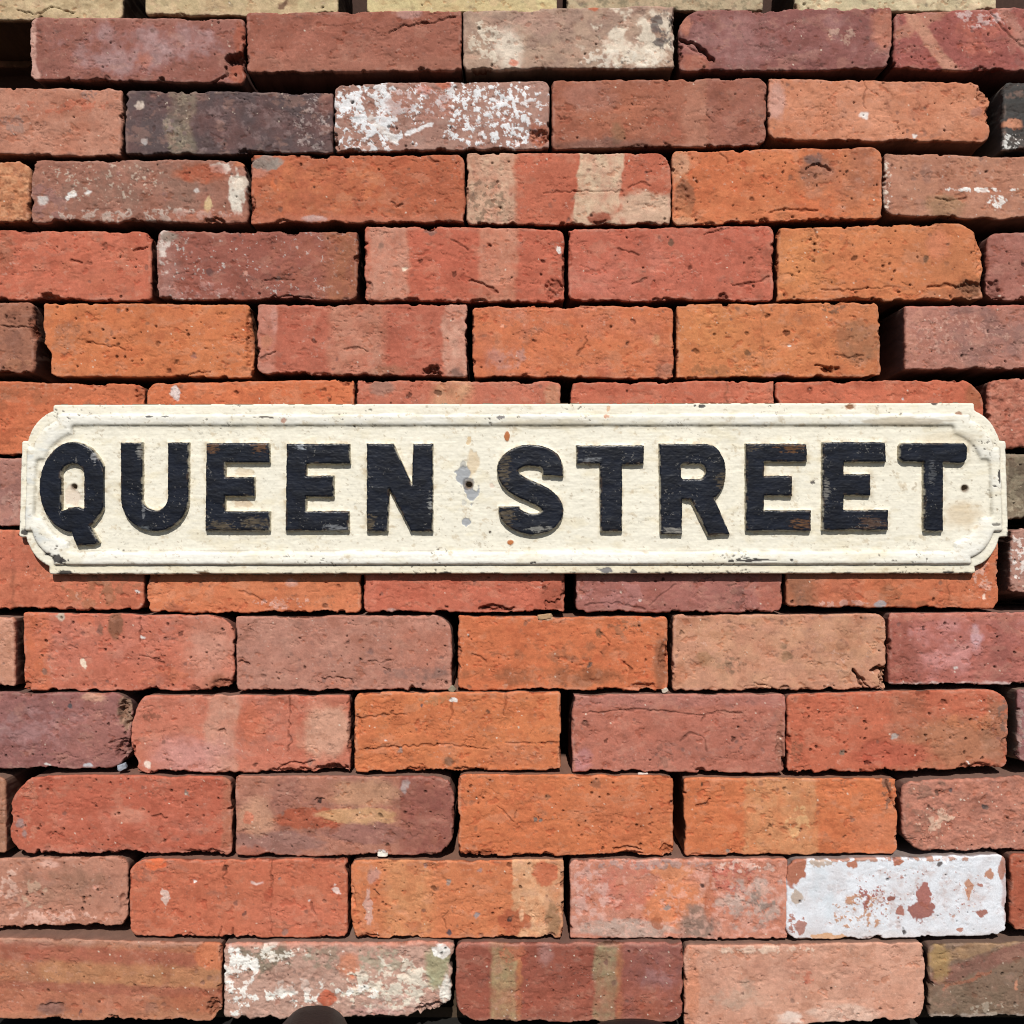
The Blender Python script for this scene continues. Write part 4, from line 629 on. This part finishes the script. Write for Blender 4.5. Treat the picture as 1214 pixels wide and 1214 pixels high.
# ------------------------------------------------------------------ the cast street sign
SB = 9.0       # how far the back of the plate stands in front of the wall plane
PL = 8.0       # panel height above the back
def ell(cx, cy, rx, ry, n=40, a0=0, a1=360):
    return [(cx + rx * math.cos(math.radians(a0 + (a1 - a0) * i / n)), cy + ry * math.sin(math.radians(a0 + (a1 - a0) * i / n))) for i in range(n + (1 if a1 - a0 < 360 else 0))]
def notched(l, t, r, b_, cw, chh, st, tl=0, tr=0):
    """rectangle with convex rounded corners and a small step at both ends of every corner"""
    P_ = []
    def arc(cx, cy, rx, ry, a0, a1):
        q = ell(cx, cy, rx, ry, 12, a0, a1); (ax, ay), (bx, by) = q[0], q[-1]; n_ = len(q) - 1
        return [(x_ * .72 + (ax + (bx - ax) * i_ / n_) * .28, y_ * .72 + (ay + (by - ay) * i_ / n_) * .28) for i_, (x_, y_) in enumerate(q)]
    P_ += [(l, t + chh)]; P_ += [(l + st, t + chh)]
    P_ += arc(l + cw, t + chh - 0, cw - st, chh - st, 180, 270)[1:-1]
    P_ += [(l + cw, t + st), (l + cw, t + tl)]
    P_ += [(r - cw, t + tr), (r - cw, t + st + tr)]
    P_ += arc(r - cw, t + chh, cw - st, chh - st, 270, 360)[1:-1]
    P_ += [(r - st, t + chh), (r, t + chh), (r + 3, b_ - chh), (r - st + 1, b_ - chh)]
    P_ += arc(r - cw, b_ - chh, cw - st, chh - st, 0, 90)[1:-1]
    P_ += [(r - cw, b_ - st), (r - cw + 1, b_), (l + cw - 4, b_ + 1), (l + cw - 4, b_ - st)]
    P_ += arc(l + cw - 2, b_ - chh, cw - st, chh - st, 90, 180)[1:-1]
    P_ += [(l + st - 2, b_ - chh), (l - 3, b_ - chh)]
    return P_
P_OUT = notched(28, 482.5, 1190, 677, 37, 43, 7, 0, -2)      # 3 px inside the real outline: distances to it round the corners
P_BD1 = notched(36, 494, 1182, 666, 35, 39, 7)
P_BD2 = notched(48, 509, 1168, 649, 42, 40, 9)

# ---- letters (outlines in photo pixels); every letter is a function giving a signed distance, positive inside
def poly(*pts): return lambda x, y: poly_sdf(x, y, list(pts))
def Eshape(l, r1, r2, r3, st, t, a1, m0, m1, b0, b1, bl=0):
    return poly((l, t), (r1, t), (r1 + 1, a1), (st, a1), (st, m0), (r2, m0), (r2, m1), (st, m1 - .5), (st - .5, b0), (r3, b0), (r3, b1), (l - bl, b1))
def Qs(x, y):
    o_ = poly_sdf(x, y, ell(86, 577.5, 40, 54)); i_ = poly_sdf(x, y, [(72, 606), (72, 566)] + ell(85.5, 563, 13.5, 13.5, 10, 190, 350) + [(99, 566), (99, 604), (92, 602), (84, 602)])
    tl = poly_sdf(x, y, [(80, 602), (92, 601), (100, 604), (105, 612), (106, 624), (117, 643), (111, 646), (90, 647), (84, 632)])
    return np.maximum(np.minimum(o_, -i_), tl)
def Us(x, y):
    pts = [(142.5, 524.5), (168, 524.5), (168, 590)] + [(183.2 - 15.2 * math.cos(math.radians(a_)), 590 + 15 * math.sin(math.radians(a_))) for a_ in range(10, 180, 17)] + \
          [(198.4, 590), (198.4, 524.5), (223, 524.5), (223, 592)] + [(183 + 40 * math.cos(math.radians(a_)), 592 + 38 * math.sin(math.radians(a_))) for a_ in range(10, 180, 10)] + [(142.5, 592)]
    return poly_sdf(x, y, pts)
def Ss(x, y):
    ctl = [(655.5, 563.5), (655.5, 556), (652, 547), (644, 542), (634, 540), (622, 540), (610, 544.5), (603, 552), (602, 561), (607, 570), (616, 576.5), (628, 582), (641, 588), (651, 595.5), (655.5, 605), (652.5, 613.5), (644, 619.5), (632, 621.5), (620, 619.5), (610, 614.5), (604.5, 608), (603.5, 601)]
    path = []
    for i in range(len(ctl) - 1):                      # smooth the centre line
        p0 = ctl[max(i - 1, 0)]; p1 = ctl[i]; p2 = ctl[i + 1]; p3 = ctl[min(i + 2, len(ctl) - 1)]
        for t in (0, .33, .66):
            path.append(tuple(.5 * (2 * p1[k] + (p2[k] - p0[k]) * t + (2 * p0[k] - 5 * p1[k] + 4 * p2[k] - p3[k]) * t * t + (3 * p1[k] - p0[k] - 3 * p2[k] + p3[k]) * t ** 3) for k in (0, 1)))
    path.append(ctl[-1])
    best = np.full(x.shape, -1e9); n = len(path) - 1; hw = 12.5
    for i in range(n):
        x0, y0 = path[i]; x1, y1 = path[i + 1]; dx, dy = x1 - x0, y1 - y0; L_ = math.hypot(dx, dy)
        al = ((x - x0) * dx + (y - y0) * dy) / L_; pe = np.abs((x - x0) * dy - (y - y0) * dx) / L_
        tt = np.clip(al / L_, 0, 1)
        d = hw - np.hypot(x - x0 - tt * dx, y - y0 - tt * dy)
        if i < 3: d = np.where(al < 0, np.minimum(hw - pe, al), d) if i == 0 else np.minimum(d, 563.5 - y)
        if i >= n - 3: d = np.where(al > L_, np.minimum(hw - pe, L_ - al), d) if i == n - 1 else np.minimum(d, y - 600.5)
        if 3 <= i < 9: d = np.where(x > 640, np.minimum(d, 563.5 - y), d)
        if n - 9 <= i < n - 3: d = np.where(x < 622, np.minimum(d, y - 600.5), d)
        best = np.maximum(best, d)
    return best
def Rs(x, y):
    o_ = poly_sdf(x, y, [(782, 526), (838, 526)] + ell(838, 560, 23, 34, 12, -80, 60)[1:] + [(847, 590), (866, 633.5), (840, 635), (820, 593), (809, 592), (809, 633.5), (783, 633.5)])
    i_ = poly_sdf(x, y, [(808, 552), (810, 550), (829, 550)] + ell(829, 559, 8, 9, 8, -80, 80) + [(829, 568), (810, 568), (808, 566)])
    return np.minimum(o_, -i_)
LET = [('Q', Qs, (44, 520, 122, 650)), ('U', Us, (138, 520, 228, 634)),
       ('E', Eshape(244, 318.5, 301, 319.5, 266.5, 525, 548.4, 565.5, 588.5, 606.4, 629.4, 1), (239, 520, 324, 634)),
       ('E', Eshape(339.5, 414, 395.5, 413.5, 363, 526, 549.7, 564, 589.3, 606, 629.4, 1.5), (334, 521, 419, 634)),
       ('N', poly((434.5, 526), (466, 526), (488, 574), (489.5, 526), (513, 526), (513, 630), (487, 630), (461.5, 580), (459.5, 630), (434.5, 630)), (430, 521, 518, 635)),
       ('S', Ss, (585, 523, 673, 638)),
       ('T', poly((683.4, 528), (764, 528), (763.5, 550), (737.8, 551), (737.8, 630), (712, 630), (711.4, 549.7), (684, 549.7)), (679, 523, 769, 635)),
       ('R', Rs, (777, 521, 871, 640)),
       ('E', Eshape(884.7, 956.5, 939.4, 961.8, 906.4, 526, 547.5, 564, 588, 605, 629.5, 0), (880, 521, 966, 634)),
       ('E', Eshape(975.8, 1050.2, 1032.5, 1053.6, 1001, 524, 547.6, 562, 587.4, 604.6, 628.5, 0), (971, 519, 1058, 633)),
       ('T', poly((1067, 529), (1070, 525), (1143, 525), (1147.3, 529), (1147.3, 544), (1143, 549), (1118.8, 549), (1118.8, 630), (1096, 630), (1096, 548), (1071, 547), (1067, 543)), (1063, 520, 1152, 635))]

def relief(name, x0, y0, x1, y1, step, hfun, floor, mat, parent, plane_p, cen):
    """height field over a pixel rectangle: hfun gives height above the plate's back and colour; everything below `floor` is cut away"""
    nx = int((x1 - x0) / step) + 1; ny = int((y1 - y0) / step) + 1
    gx, gy = np.meshgrid(np.linspace(x0, x1, nx), np.linspace(y0, y1, ny))
    gx = gx.ravel(); gy = gy.ravel()
    hh, col = hfun(gx, gy)
    f = wf(plane_p)
    co = np.stack([(gx - 607) * f, -SB - hh, -(gy - 607) * f], 1)
    idg = np.arange(nx * ny).reshape(ny, nx)
    q = np.stack([idg[:-1, :-1], idg[1:, :-1], idg[1:, 1:], idg[:-1, 1:]], -1).reshape(-1, 4)
    keep = (hh[q] > floor + 1e-3).any(1)
    q = q[keep]
    used = np.zeros(nx * ny, bool); used[q.ravel()] = True
    mp = np.cumsum(used) - 1
    co = co[used]; col = col[used]; q = mp[q]
    return link(name, fast_mesh(name, (co - cen) * K, [q], col), mat, parent=parent)

lt_cache = {}
def letters_dist(x, y):
    best = np.full(x.shape, -60.0)
    for ch, fn, bb in LET:
        m = (x > bb[0] - 14) & (x < bb[2] + 14) & (y > bb[1] - 14) & (y < bb[3] + 14)
        if m.any(): best[m] = np.maximum(best[m], fn(x[m], y[m]))
    return best

CREAM = (238, 232, 214)
def spot(col, h, x, y, cx, cy, rx, ry, c, s=.95, dp=.4, rag=.5, sd=0, so=.12):
    m0 = (np.abs(x - cx) < rx * 2 + 4) & (np.abs(y - cy) < ry * 2 + 4)
    if not m0.any(): return
    xx = x[m0]; yy = y[m0]
    q = np.hypot((xx - cx) / rx, (yy - cy) / ry) + rag * fbm(xx / (rx * .6 + 1), yy / (ry * .6 + 1), sd + 3, 3)
    m = 1 - sstep(1 - so, 1 + so, q)
    h[m0] -= dp * m
    col[m0] = mixc(col[m0], lin(c), m * s)

def plate_h(x, y):
    d0 = poly_sdf(x, y, P_OUT) + 3 + .5 * fbm(x / 9, y / 9, 901, 3)
    d1 = poly_sdf(x, y, P_BD1) + 3 + .35 * fbm(x / 14, y / 14, 902, 2)
    d2 = poly_sdf(x, y, P_BD2) + 4 + .25 * fbm(x / 12, y / 12, 903, 3)
    n1 = fbm(x / 40, y / 16, 904, 3); n2 = fbm(x / 7, y / 5, 905, 4); n3 = fbm(x / 2.6, y / 2.2, 906, 2); st = fbm(x / 30, y / 1.9, 907, 3)
    band = 7.6 - 1.2 * sstep(6, 0, d0) * 0
    # outer band with rounded arris
    h = np.full(x.shape, band)
    h -= np.where(d0 < 2.2, 2.2 - np.sqrt(np.clip(2.2 ** 2 - (2.2 - np.clip(d0, 0, 2.2)) ** 2, 0, None)), 0)
    # raised moulding between the two inner outlines
    tt = np.clip(d1 / (np.abs(d1) + np.abs(d2) + 1e-6), 0, 1)
    bead = (d1 > 0) & (d2 < 0)
    prof = 4.6 * np.sqrt(np.clip(1 - (2 * tt - 1) ** 4, 0, 1)) * (1 - .25 * tt)
    h = np.where(bead, band + prof, h)
    h = np.where(d2 >= 0, PL - .3 + 1.0 * np.exp(-np.clip(d2, 0, None) / 1.6), h)
    # paint runs round the foot of every letter
    ld = letters_dist(x, y)
    h += np.where(d2 > 0, .9 * np.exp(-np.abs(np.minimum(ld, 0)) / 2.0), 0)
    h += .35 * n1 + np.where(d2 > 0, .22, .15) * n2 + .13 * n3 + .13 * st
    col = np.tile(lin(CREAM), (len(x), 1))
    col = mixc(col, lin((240, 238, 230)), np.where(bead, .75, .12) * np.clip(.7 + n1, 0, 1))
    col = mixc(col, lin((226, 214, 184)), sstep(.1, .6, fbm(x / 26, y / 12, 910, 4)) * .45)
    col = mixc(col, lin((206, 212, 214)), sstep(.15, .5, fbm(x / 30, y / 14, 911, 4)) * .55 * (bead & (x < 70)))
    low = sstep(668, 672, y)
    col = mixc(col, lin((232, 218, 182)), low * .5 * np.clip(.6 + fbm(x / 50, y / 8, 912, 2), 0, 1))
    # dirt at the foot of letters, then broken darker lines along the moulding foot
    dirt = np.exp(-np.abs(np.minimum(ld, 0)) / 3.2) * sstep(-.1, .45, fbm(x / 8, y / 8, 913, 4)) * (d2 > 0)
    col = mixc(col, lin((168, 146, 112)), np.clip(dirt, 0, 1) * .6)
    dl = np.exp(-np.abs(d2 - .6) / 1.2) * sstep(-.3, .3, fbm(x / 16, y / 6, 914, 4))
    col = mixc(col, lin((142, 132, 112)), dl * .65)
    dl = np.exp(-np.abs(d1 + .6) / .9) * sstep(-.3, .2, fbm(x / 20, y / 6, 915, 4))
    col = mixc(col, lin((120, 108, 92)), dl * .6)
    col = mixc(col, lin((190, 168, 134)), sstep(.32, .6, fbm(x / 11, y / 9, 916, 5, .65)) * .5)
    col = mixc(col, lin((150, 128, 100)), sstep(.5, .66, fbm(x / 5, y / 4, 917, 3)) * .45)
    # specks knocked out of the paint, dark iron below
    chip = sstep(.50, .56, fbm(x / 4.2, y / 3.2, 918, 3)) * sstep(.1, .35, fbm(x / 40, y / 20, 919, 2))
    chip = chip * (1 - .7 * (d2 > 3))
    h -= .5 * chip
    col = mixc(col, lin((84, 76, 68)), chip * .8)
    rim = sstep(3.2, 1.2, d0) * sstep(.18, .34, fbm(x / 8, y / 5, 920, 4)) * sstep(560, 640, y)
    col = mixc(col, lin((62, 58, 56)), rim * .9)
    S_ = lambda *a, **k: spot(col, h, x, y, *a, **k)
    IR = (58, 54, 54); PG = (160, 163, 168); RU = (168, 92, 44)
    # bare metal and grey primer round the middle hole
    S_(548, 562, 8, 10, PG, sd=1, rag=1.0, so=.05, dp=.8); S_(558, 584, 7, 10, PG, sd=2, rag=1.0, so=.05, dp=.8); S_(553, 619, 5, 5, PG, sd=3, so=.05, dp=.8); S_(549, 552, 3, 5, (150, 150, 150), .6, sd=4); S_(556, 573, 8, 7, (108, 104, 104), .8, sd=5)
    S_(561, 549, 6, 16, (214, 190, 154), .7, sd=6); S_(556, 523, 3, 5, (214, 184, 140), .8, sd=7); S_(550, 596, 3, 4, (190, 190, 186), .5, sd=8)
    S_(601, 517, 3.3, 6, (176, 96, 34), dp=-.8, rag=.15, sd=9); S_(605, 643, 4, 3, (184, 104, 40), dp=-.8, rag=.15, sd=10); S_(581, 631, 1.6, 1.8, (90, 80, 70), sd=11)
    S_(583, 576, 3, 3, (214, 180, 160), .5, sd=12)
    # corner and edge losses
    S_(70, 663, 6, 5, IR, sd=20, rag=.8); S_(77, 665, 5, 3, IR, sd=21, rag=.8); S_(76, 679, 10, 2.6, IR, sd=22); S_(28, 631, 4, 4, IR, sd=23); S_(25, 641, 3, 3, IR, sd=24); S_(52, 674, 2, 3, IR, sd=25); S_(57, 657, 5, 1.5, IR, sd=26)
    S_(720, 677, 9, 4, (120, 118, 120), sd=27, rag=.9); S_(751, 678, 4, 2.6, (76, 72, 72), sd=28); S_(793, 679, 5, 1.6, IR, sd=29); S_(527, 680, 7, 2, IR, sd=30); S_(514, 680, 5, 1.6, IR, sd=31); S_(240, 679, 8, 1.8, (110, 84, 60), sd=32)
    S_(884, 664, 12, 2.2, IR, sd=33, rag=1.0); S_(866, 665, 3, 1.6, IR, sd=34); S_(905, 664, 14, 1.2, IR, sd=35, rag=.9); S_(938, 664, 2, 1.4, IR, sd=36); S_(1125, 678.5, 6, 1.6, IR, sd=37); S_(632, 667, 3, 1.2, IR, sd=38)
    S_(594, 495, 5, 2, (130, 126, 126), sd=39); S_(178, 494, 4, 1.2, IR, sd=40); S_(197, 494, 4, 1, IR, sd=41); S_(314, 495, 10, 1.2, (100, 92, 84), sd=42, rag=.9); S_(337, 499, 3, 3, (176, 110, 84), .7, sd=43)
    S_(833, 481.5, 4.5, 2.2, IR, sd=44); S_(824, 481, 1.8, 1.4, IR, sd=45); S_(1008, 482, 4, 3, (60, 40, 34), sd=46, dp=1.5); S_(1009, 482, 7, 4, (186, 130, 90), .5, sd=47); S_(1108, 478.5, 4, 2, (70, 58, 54), sd=48); S_(1137, 490, 4, 2, (150, 96, 66), .8, sd=49)
    S_(721, 485, 2.6, 4, (206, 140, 80), .6, sd=50); S_(719, 494, 4, 1.8, (190, 110, 60), .7, sd=51); S_(1183, 564, 1.8, 7, IR, sd=52, rag=.8); S_(1178, 576, 2, 1.4, IR, sd=53); S_(964, 572, 2.6, 2.2, (90, 84, 80), sd=54)
    S_(650, 503, 60, 6, (196, 184, 160), .5, sd=55, dp=0); S_(1070, 500, 50, 5, (186, 170, 144), .6, sd=56, dp=0); S_(1140, 610, 22, 16, (212, 186, 150), .55, sd=57, dp=0, so=.5); S_(1125, 520, 30, 8, (206, 190, 160), .5, sd=58, dp=0, so=.5)
    S_(1180, 622, 5, 2, (90, 84, 80), .8, sd=59); S_(86, 590, 9, 12, (200, 160, 140), .35, sd=60); S_(290, 560, 12, 5, (200, 176, 140), .5, sd=61); S_(288, 597, 12, 5, (196, 160, 120), .5, sd=62)
    for cx, cy, r in ((88, 577, 3.0), (556, 575, 3.6), (1144, 579, 3.6)):       # fixing holes
        q = np.hypot(x - cx, y - cy)
        col[:] = mixc(col, lin((120, 100, 84)), (1 - sstep(r, r + 3.0, q)) * .75)
        col[:] = mixc(col, lin((40, 28, 24)), 1 - sstep(r - 1, r + .3, q))
        h -= 7.0 * (1 - sstep(r - 1.1, r + .4, q))
    # fall away outside the outline
    h = np.where(d0 < 0, np.maximum(h - 2.2 + d0 * 9, 0), h)
    col = np.where((h < 3)[:, None], lin((128, 112, 92))[None, :], col)
    col *= (1 + .05 * n2 + .05 * n3 + .05 * st)[:, None]
    return h, col

LETH = 6.8
def letter_h(fn, sd, ch):
    def hf(x, y):
        ed = .42 * fbm(x / 6, y / 6, sd, 3) + .25 * noise(x / 1.8, y / 1.8, sd + 1)
        d = fn(x, y) + ed
        n1 = fbm(x / 16, y / 9, sd + 2, 3); st = fbm(x / 22, y / 1.7, sd + 3, 3, .6); n3 = fbm(x / 3, y / 2, sd + 4, 3)
        top = PL + LETH + .35 * n1 + .08 * st + .12 * n3
        rr = 2.6; dd = np.clip(d, 0, rr)
        top = top - .8 * (rr - np.sqrt(np.clip(rr * rr - (rr - dd) ** 2, 0, None)))
        wall = top + np.minimum(d, 0) * 7.5
        h = np.where(d < 0, np.maximum(wall, PL - 3), top)
        col = np.tile(lin((21, 26, 39)), (len(x), 1))
        col = mixc(col, lin((12, 14, 22)), np.clip(.5 + n1 * 1.4, 0, 1) * .7)
        col = mixc(col, lin((48, 54, 68)), sstep(.28, .6, st) * .22)
        pale_fleck = sstep(.44, .56, fbm(x / 2.6, y / 2.0, sd + 6, 3)) * sstep(0, .3, fbm(x / 18, y / 14, sd + 7, 2))  # random pale grey flecks over the black paint
        col = mixc(col, lin((140, 136, 130)), pale_fleck * .45)
        # worn edge: brown iron and cream undercoat showing on the arris
        wear = (1 - sstep(.6, 3.4, d)) * sstep(.16, .42, fbm(x / 7, y / 7, sd + 8, 4))
        col = mixc(col, lin((92, 74, 58)), wear * .55)
        wr2 = (1 - sstep(.2, 1.6, d)) * sstep(.05, .3, fbm(x / 9, y / 9, sd + 9, 4))
        col = mixc(col, lin((196, 188, 168)), wr2 * .6)
        hz = h * 0
        for a in WORN.get((ch, sd), ()):
            cx, cy, rx, ry, cc_ = a[:5]
            q_ = np.hypot((x - cx) / rx, (y - cy) / ry) + .9 * fbm(x / 9, y / 1.5, sd + 12, 3) + .6 * fbm(x / 3, y / 3, sd + 13, 3)
            m_ = (1 - sstep(.75, 1.25, q_)) * sstep(-.45, .1, fbm(x / 8, y / 1.3, sd + 14, 3))
            col = mixc(col, lin(cc_) * (1 + .35 * fbm(x / 4, y / 1.5, sd + 15, 2))[:, None], m_ * .7)
        # flanks stayed cream under the black
        fl = sstep(-.05, -.35, d)
        side = mixc(np.tile(lin((214, 204, 178)), (len(x), 1)), lin((150, 132, 104)), sstep(-.1, .4, fbm(x / 6, y / 6, sd + 10, 3)) * .7)
        side = side * (1 - .35 * sstep(PL + LETH - 2.2, PL + LETH - .6, h))[:, None]
        col = col * (1 - fl[:, None]) + side * fl[:, None]
        return h, col
    return hf

BRN = (110, 78, 52); KHA = (96, 84, 66)
WORN = {('Q', 2000): [(112, 541, 3, 5, (170, 170, 172))], ('U', 2040): [(165, 534, 3, 8, (150, 148, 142)), (172, 626, 7, 3, (96, 100, 104)), (170, 606, 1.5, 10, (120, 122, 126))],
        ('E', 2080): [(252, 530, 7, 6, BRN), (310, 531, 10, 6, BRN), (262, 624, 16, 6, KHA), (300, 622, 14, 8, KHA)],
        ('E', 2120): [(355, 530, 6, 4, (170, 176, 184)), (398, 626, 12, 3, (130, 132, 136))], ('N', 2160): [(439, 620, 6, 8, KHA), (510, 600, 3, 8, (150, 150, 146))],
        ('S', 2200): [(598, 556, 7, 16, KHA), (600, 612, 9, 10, KHA), (640, 628, 14, 3, (150, 148, 142))], ('T', 2240): [(700, 545, 12, 3, (120, 122, 126))],
        ('R', 2280): [(855, 570, 5, 10, KHA), (800, 629, 12, 3, (150, 146, 138))], ('E', 2320): [(940, 530, 16, 5, (116, 80, 46)), (950, 622, 12, 6, (112, 76, 44)), (895, 530, 9, 4, KHA)],
        ('E', 2360): [(1034, 620, 14, 6, (90, 68, 54)), (980, 580, 3, 12, (130, 126, 120))], ('T', 2400): [(1105, 560, 4, 12, (84, 86, 90))]}

sgn_c = np.array([0, -SB, 607 - 580.0])
sign = bpy.data.objects.new('street_sign', None); S.collection.objects.link(sign)
sign.location = (0, -SB * K, (607 - 680.0) * K); sign.empty_display_size = .05
tag(sign, 'long cream painted cast iron street sign with raised black letters QUEEN STREET', 'street sign')
cen_s = np.array([0, -SB, 607 - 680.0])
fp = SB + PL
plate = relief('sign_plate', 14, 468, 1204, 690, 1.0, plate_h, 0.0, M_CREAM, sign, fp, cen_s)
# flat back of the plate
bp_ = [((x_ - 607) * wf(fp), .02, -(y_ - 607) * wf(fp)) for x_, y_ in P_OUT]
bco = (np.array(bp_) + np.array([0, -SB - .3, 0]) - cen_s) * K
bk = link('back_face', fast_mesh('back_face', bco, [np.arange(len(bp_))[None, ::-1]], np.tile(lin((90, 80, 70)), (len(bp_), 1))), M_CREAM, parent=sign)
for k, (ch, fn, bb) in enumerate(LET):
    sd = 2000 + 40 * k
    o = relief('letter', *bb, 0.6, letter_h(fn, sd, ch), PL - 3, M_BLACK, sign, SB + PL + LETH, cen_s)
    o['label'] = 'raised black letter ' + ch

# ------------------------------------------------------------------ crumbs lying in the joints
def crumb(name, px, py, p, rx, ry, rz, col, sd, label, cat, ang=0.0):
    import bmesh
    bm = bmesh.new(); bmesh.ops.create_icosphere(bm, subdivisions=3, radius=1.0)
    co = np.array([v.co[:] for v in bm.verts]); fc = np.array([[v.index for v in f_.verts] for f_ in bm.faces]); bm.free()
    n_ = 1 + .35 * fbm(co[:, 0] * 1.3 + co[:, 1], co[:, 2] * 1.3 - co[:, 1], sd, 3)
    co = np.clip(co * 1.5, -1, 1) * n_[:, None] * np.array([rx, ry, rz])
    c_, s_ = math.cos(ang), math.sin(ang)
    co = np.stack([co[:, 0] * c_ - co[:, 2] * s_, co[:, 1], co[:, 0] * s_ + co[:, 2] * c_], 1)
    cc = lin(col)[None] * (1 + .3 * fbm(co[:, 0] * .8, co[:, 2] * .8, sd + 4, 3))[:, None]
    f = wf(p)
    o = link(name, fast_mesh(name, co * K, [fc], cc), M_DARK, loc=((px - 607) * f * K, -p * K, (607 - py) * f * K))
    tag(o, label, cat)
crumb('wood_chip', 646, 731, 9, 8, 2.5, 3, (176, 142, 108), 71, 'small tan wood chip lying on the orange brick below the sign', 'wood chip', .15)
crumb('mortar_crumb', 762, 918, 15, 5.5, 2.5, 1.8, (220, 206, 196), 72, 'white mortar crumb in the joint above the clean orange brick', 'crumb')
crumb('mortar_crumb', 454, 1012, 22, 5.5, 2.5, 3, (226, 218, 206), 73, 'white mortar crumb under the patchwork brick', 'crumb')
crumb('stone_chip', 145, 909, 14, 5, 3, 3.5, (150, 156, 166), 74, 'blue grey stone chip at the crumbling lower right corner of the dusty plum brick', 'stone chip', .3)
crumb('stone_chip', 536, 817, 10, 3.5, 3, 3.5, (140, 130, 110), 75, 'little grey brown stone chip between the mauve pink and bright orange bricks', 'stone chip', .8)
crumb('mortar_crumb', 788, 818, 9, 3.5, 2.5, 2.6, (196, 186, 170), 76, 'pale crumb at the lower right corner of the sooty smudged orange brick', 'crumb', .5)

# ------------------------------------------------------------------ the two dark shoe tips at the foot of the stack
def shoe(cx, tip_p, top_z, halfw, lean, label):
    """cx photo x of the toe, tip_p how far the tip stands in front of the wall plane, all in pixels"""
    e = bpy.data.objects.new('shoe', None); S.collection.objects.link(e)
    f = wf(tip_p + 40); x0 = (cx - 607) * f; gz = GZ / K
    e.location = (x0 * K, -(tip_p + 150) * K, GZ); e.empty_display_size = .03
    tag(e, label, 'shoe', 'dark shoe tips at the foot of the stack')
    ys = [0, 4, 12, 25, 42, 65, 95, 130, 175, 220, 260, 290, 300]
    def loft(name, hs, ws, zb, col, mat):
        n = 28; rings = []
        for yy, hh, ww in zip(ys, hs, ws):
            r = []
            for i in range(n):
                a_ = 2 * math.pi * i / n
                cx_, cz_ = math.cos(a_), math.sin(a_)
                X_ = ww * abs(cx_) ** .8 * (1 if cx_ > 0 else -1) + lean * yy * .15
                Z_ = zb + (hh * max(0, cz_) ** .85 if cz_ > 0 else 0)
                r.append((X_, 150 - yy, Z_))
            rings.append(r)
        co = np.array([q for r in rings for q in r]); F = []
        for k in range(len(ys) - 1):
            for i in range(n): F.append((k * n + i, k * n + (i + 1) % n, (k + 1) * n + (i + 1) % n, (k + 1) * n + i))
        nrm = np.array(F)
        caps = [np.arange(n)[None, ::-1], ((len(ys) - 1) * n + np.arange(n))[None, :]]
        me = fast_mesh(name, co * K, [nrm] + caps, np.tile(lin(col), (len(co), 1)))
        return link(name, me, mat, parent=e)
    H_ = top_z
    loft('upper', [3, H_ * .55, H_ * .82, H_ * .96, H_, H_ * 1.01, H_ * 1.05, H_ * 1.2, H_ * 1.5, H_ * 1.6, H_ * 1.6, H_ * 1.4, H_ * .9], [halfw * q for q in (.2, .45, .66, .82, .93, 1, 1.05, 1.05, 1, .9, .85, .75, .5)], 14, (20, 20, 22), M_SHOE)
    loft('sole', [14] * 13, [halfw * q * 1.05 for q in (.3, .52, .72, .88, .98, 1.05, 1.1, 1.08, 1.0, .92, .88, .8, .6)], 0, (26, 26, 27), M_DARK)

shoe(371, 50, 43, 46, 0.25, 'left shoe tip, rounded charcoal, poking up before the lichen crusted brick')
shoe(752, 52, 26, 74, -0.2, 'right shoe tip, barely visible under the dark red striped brick')
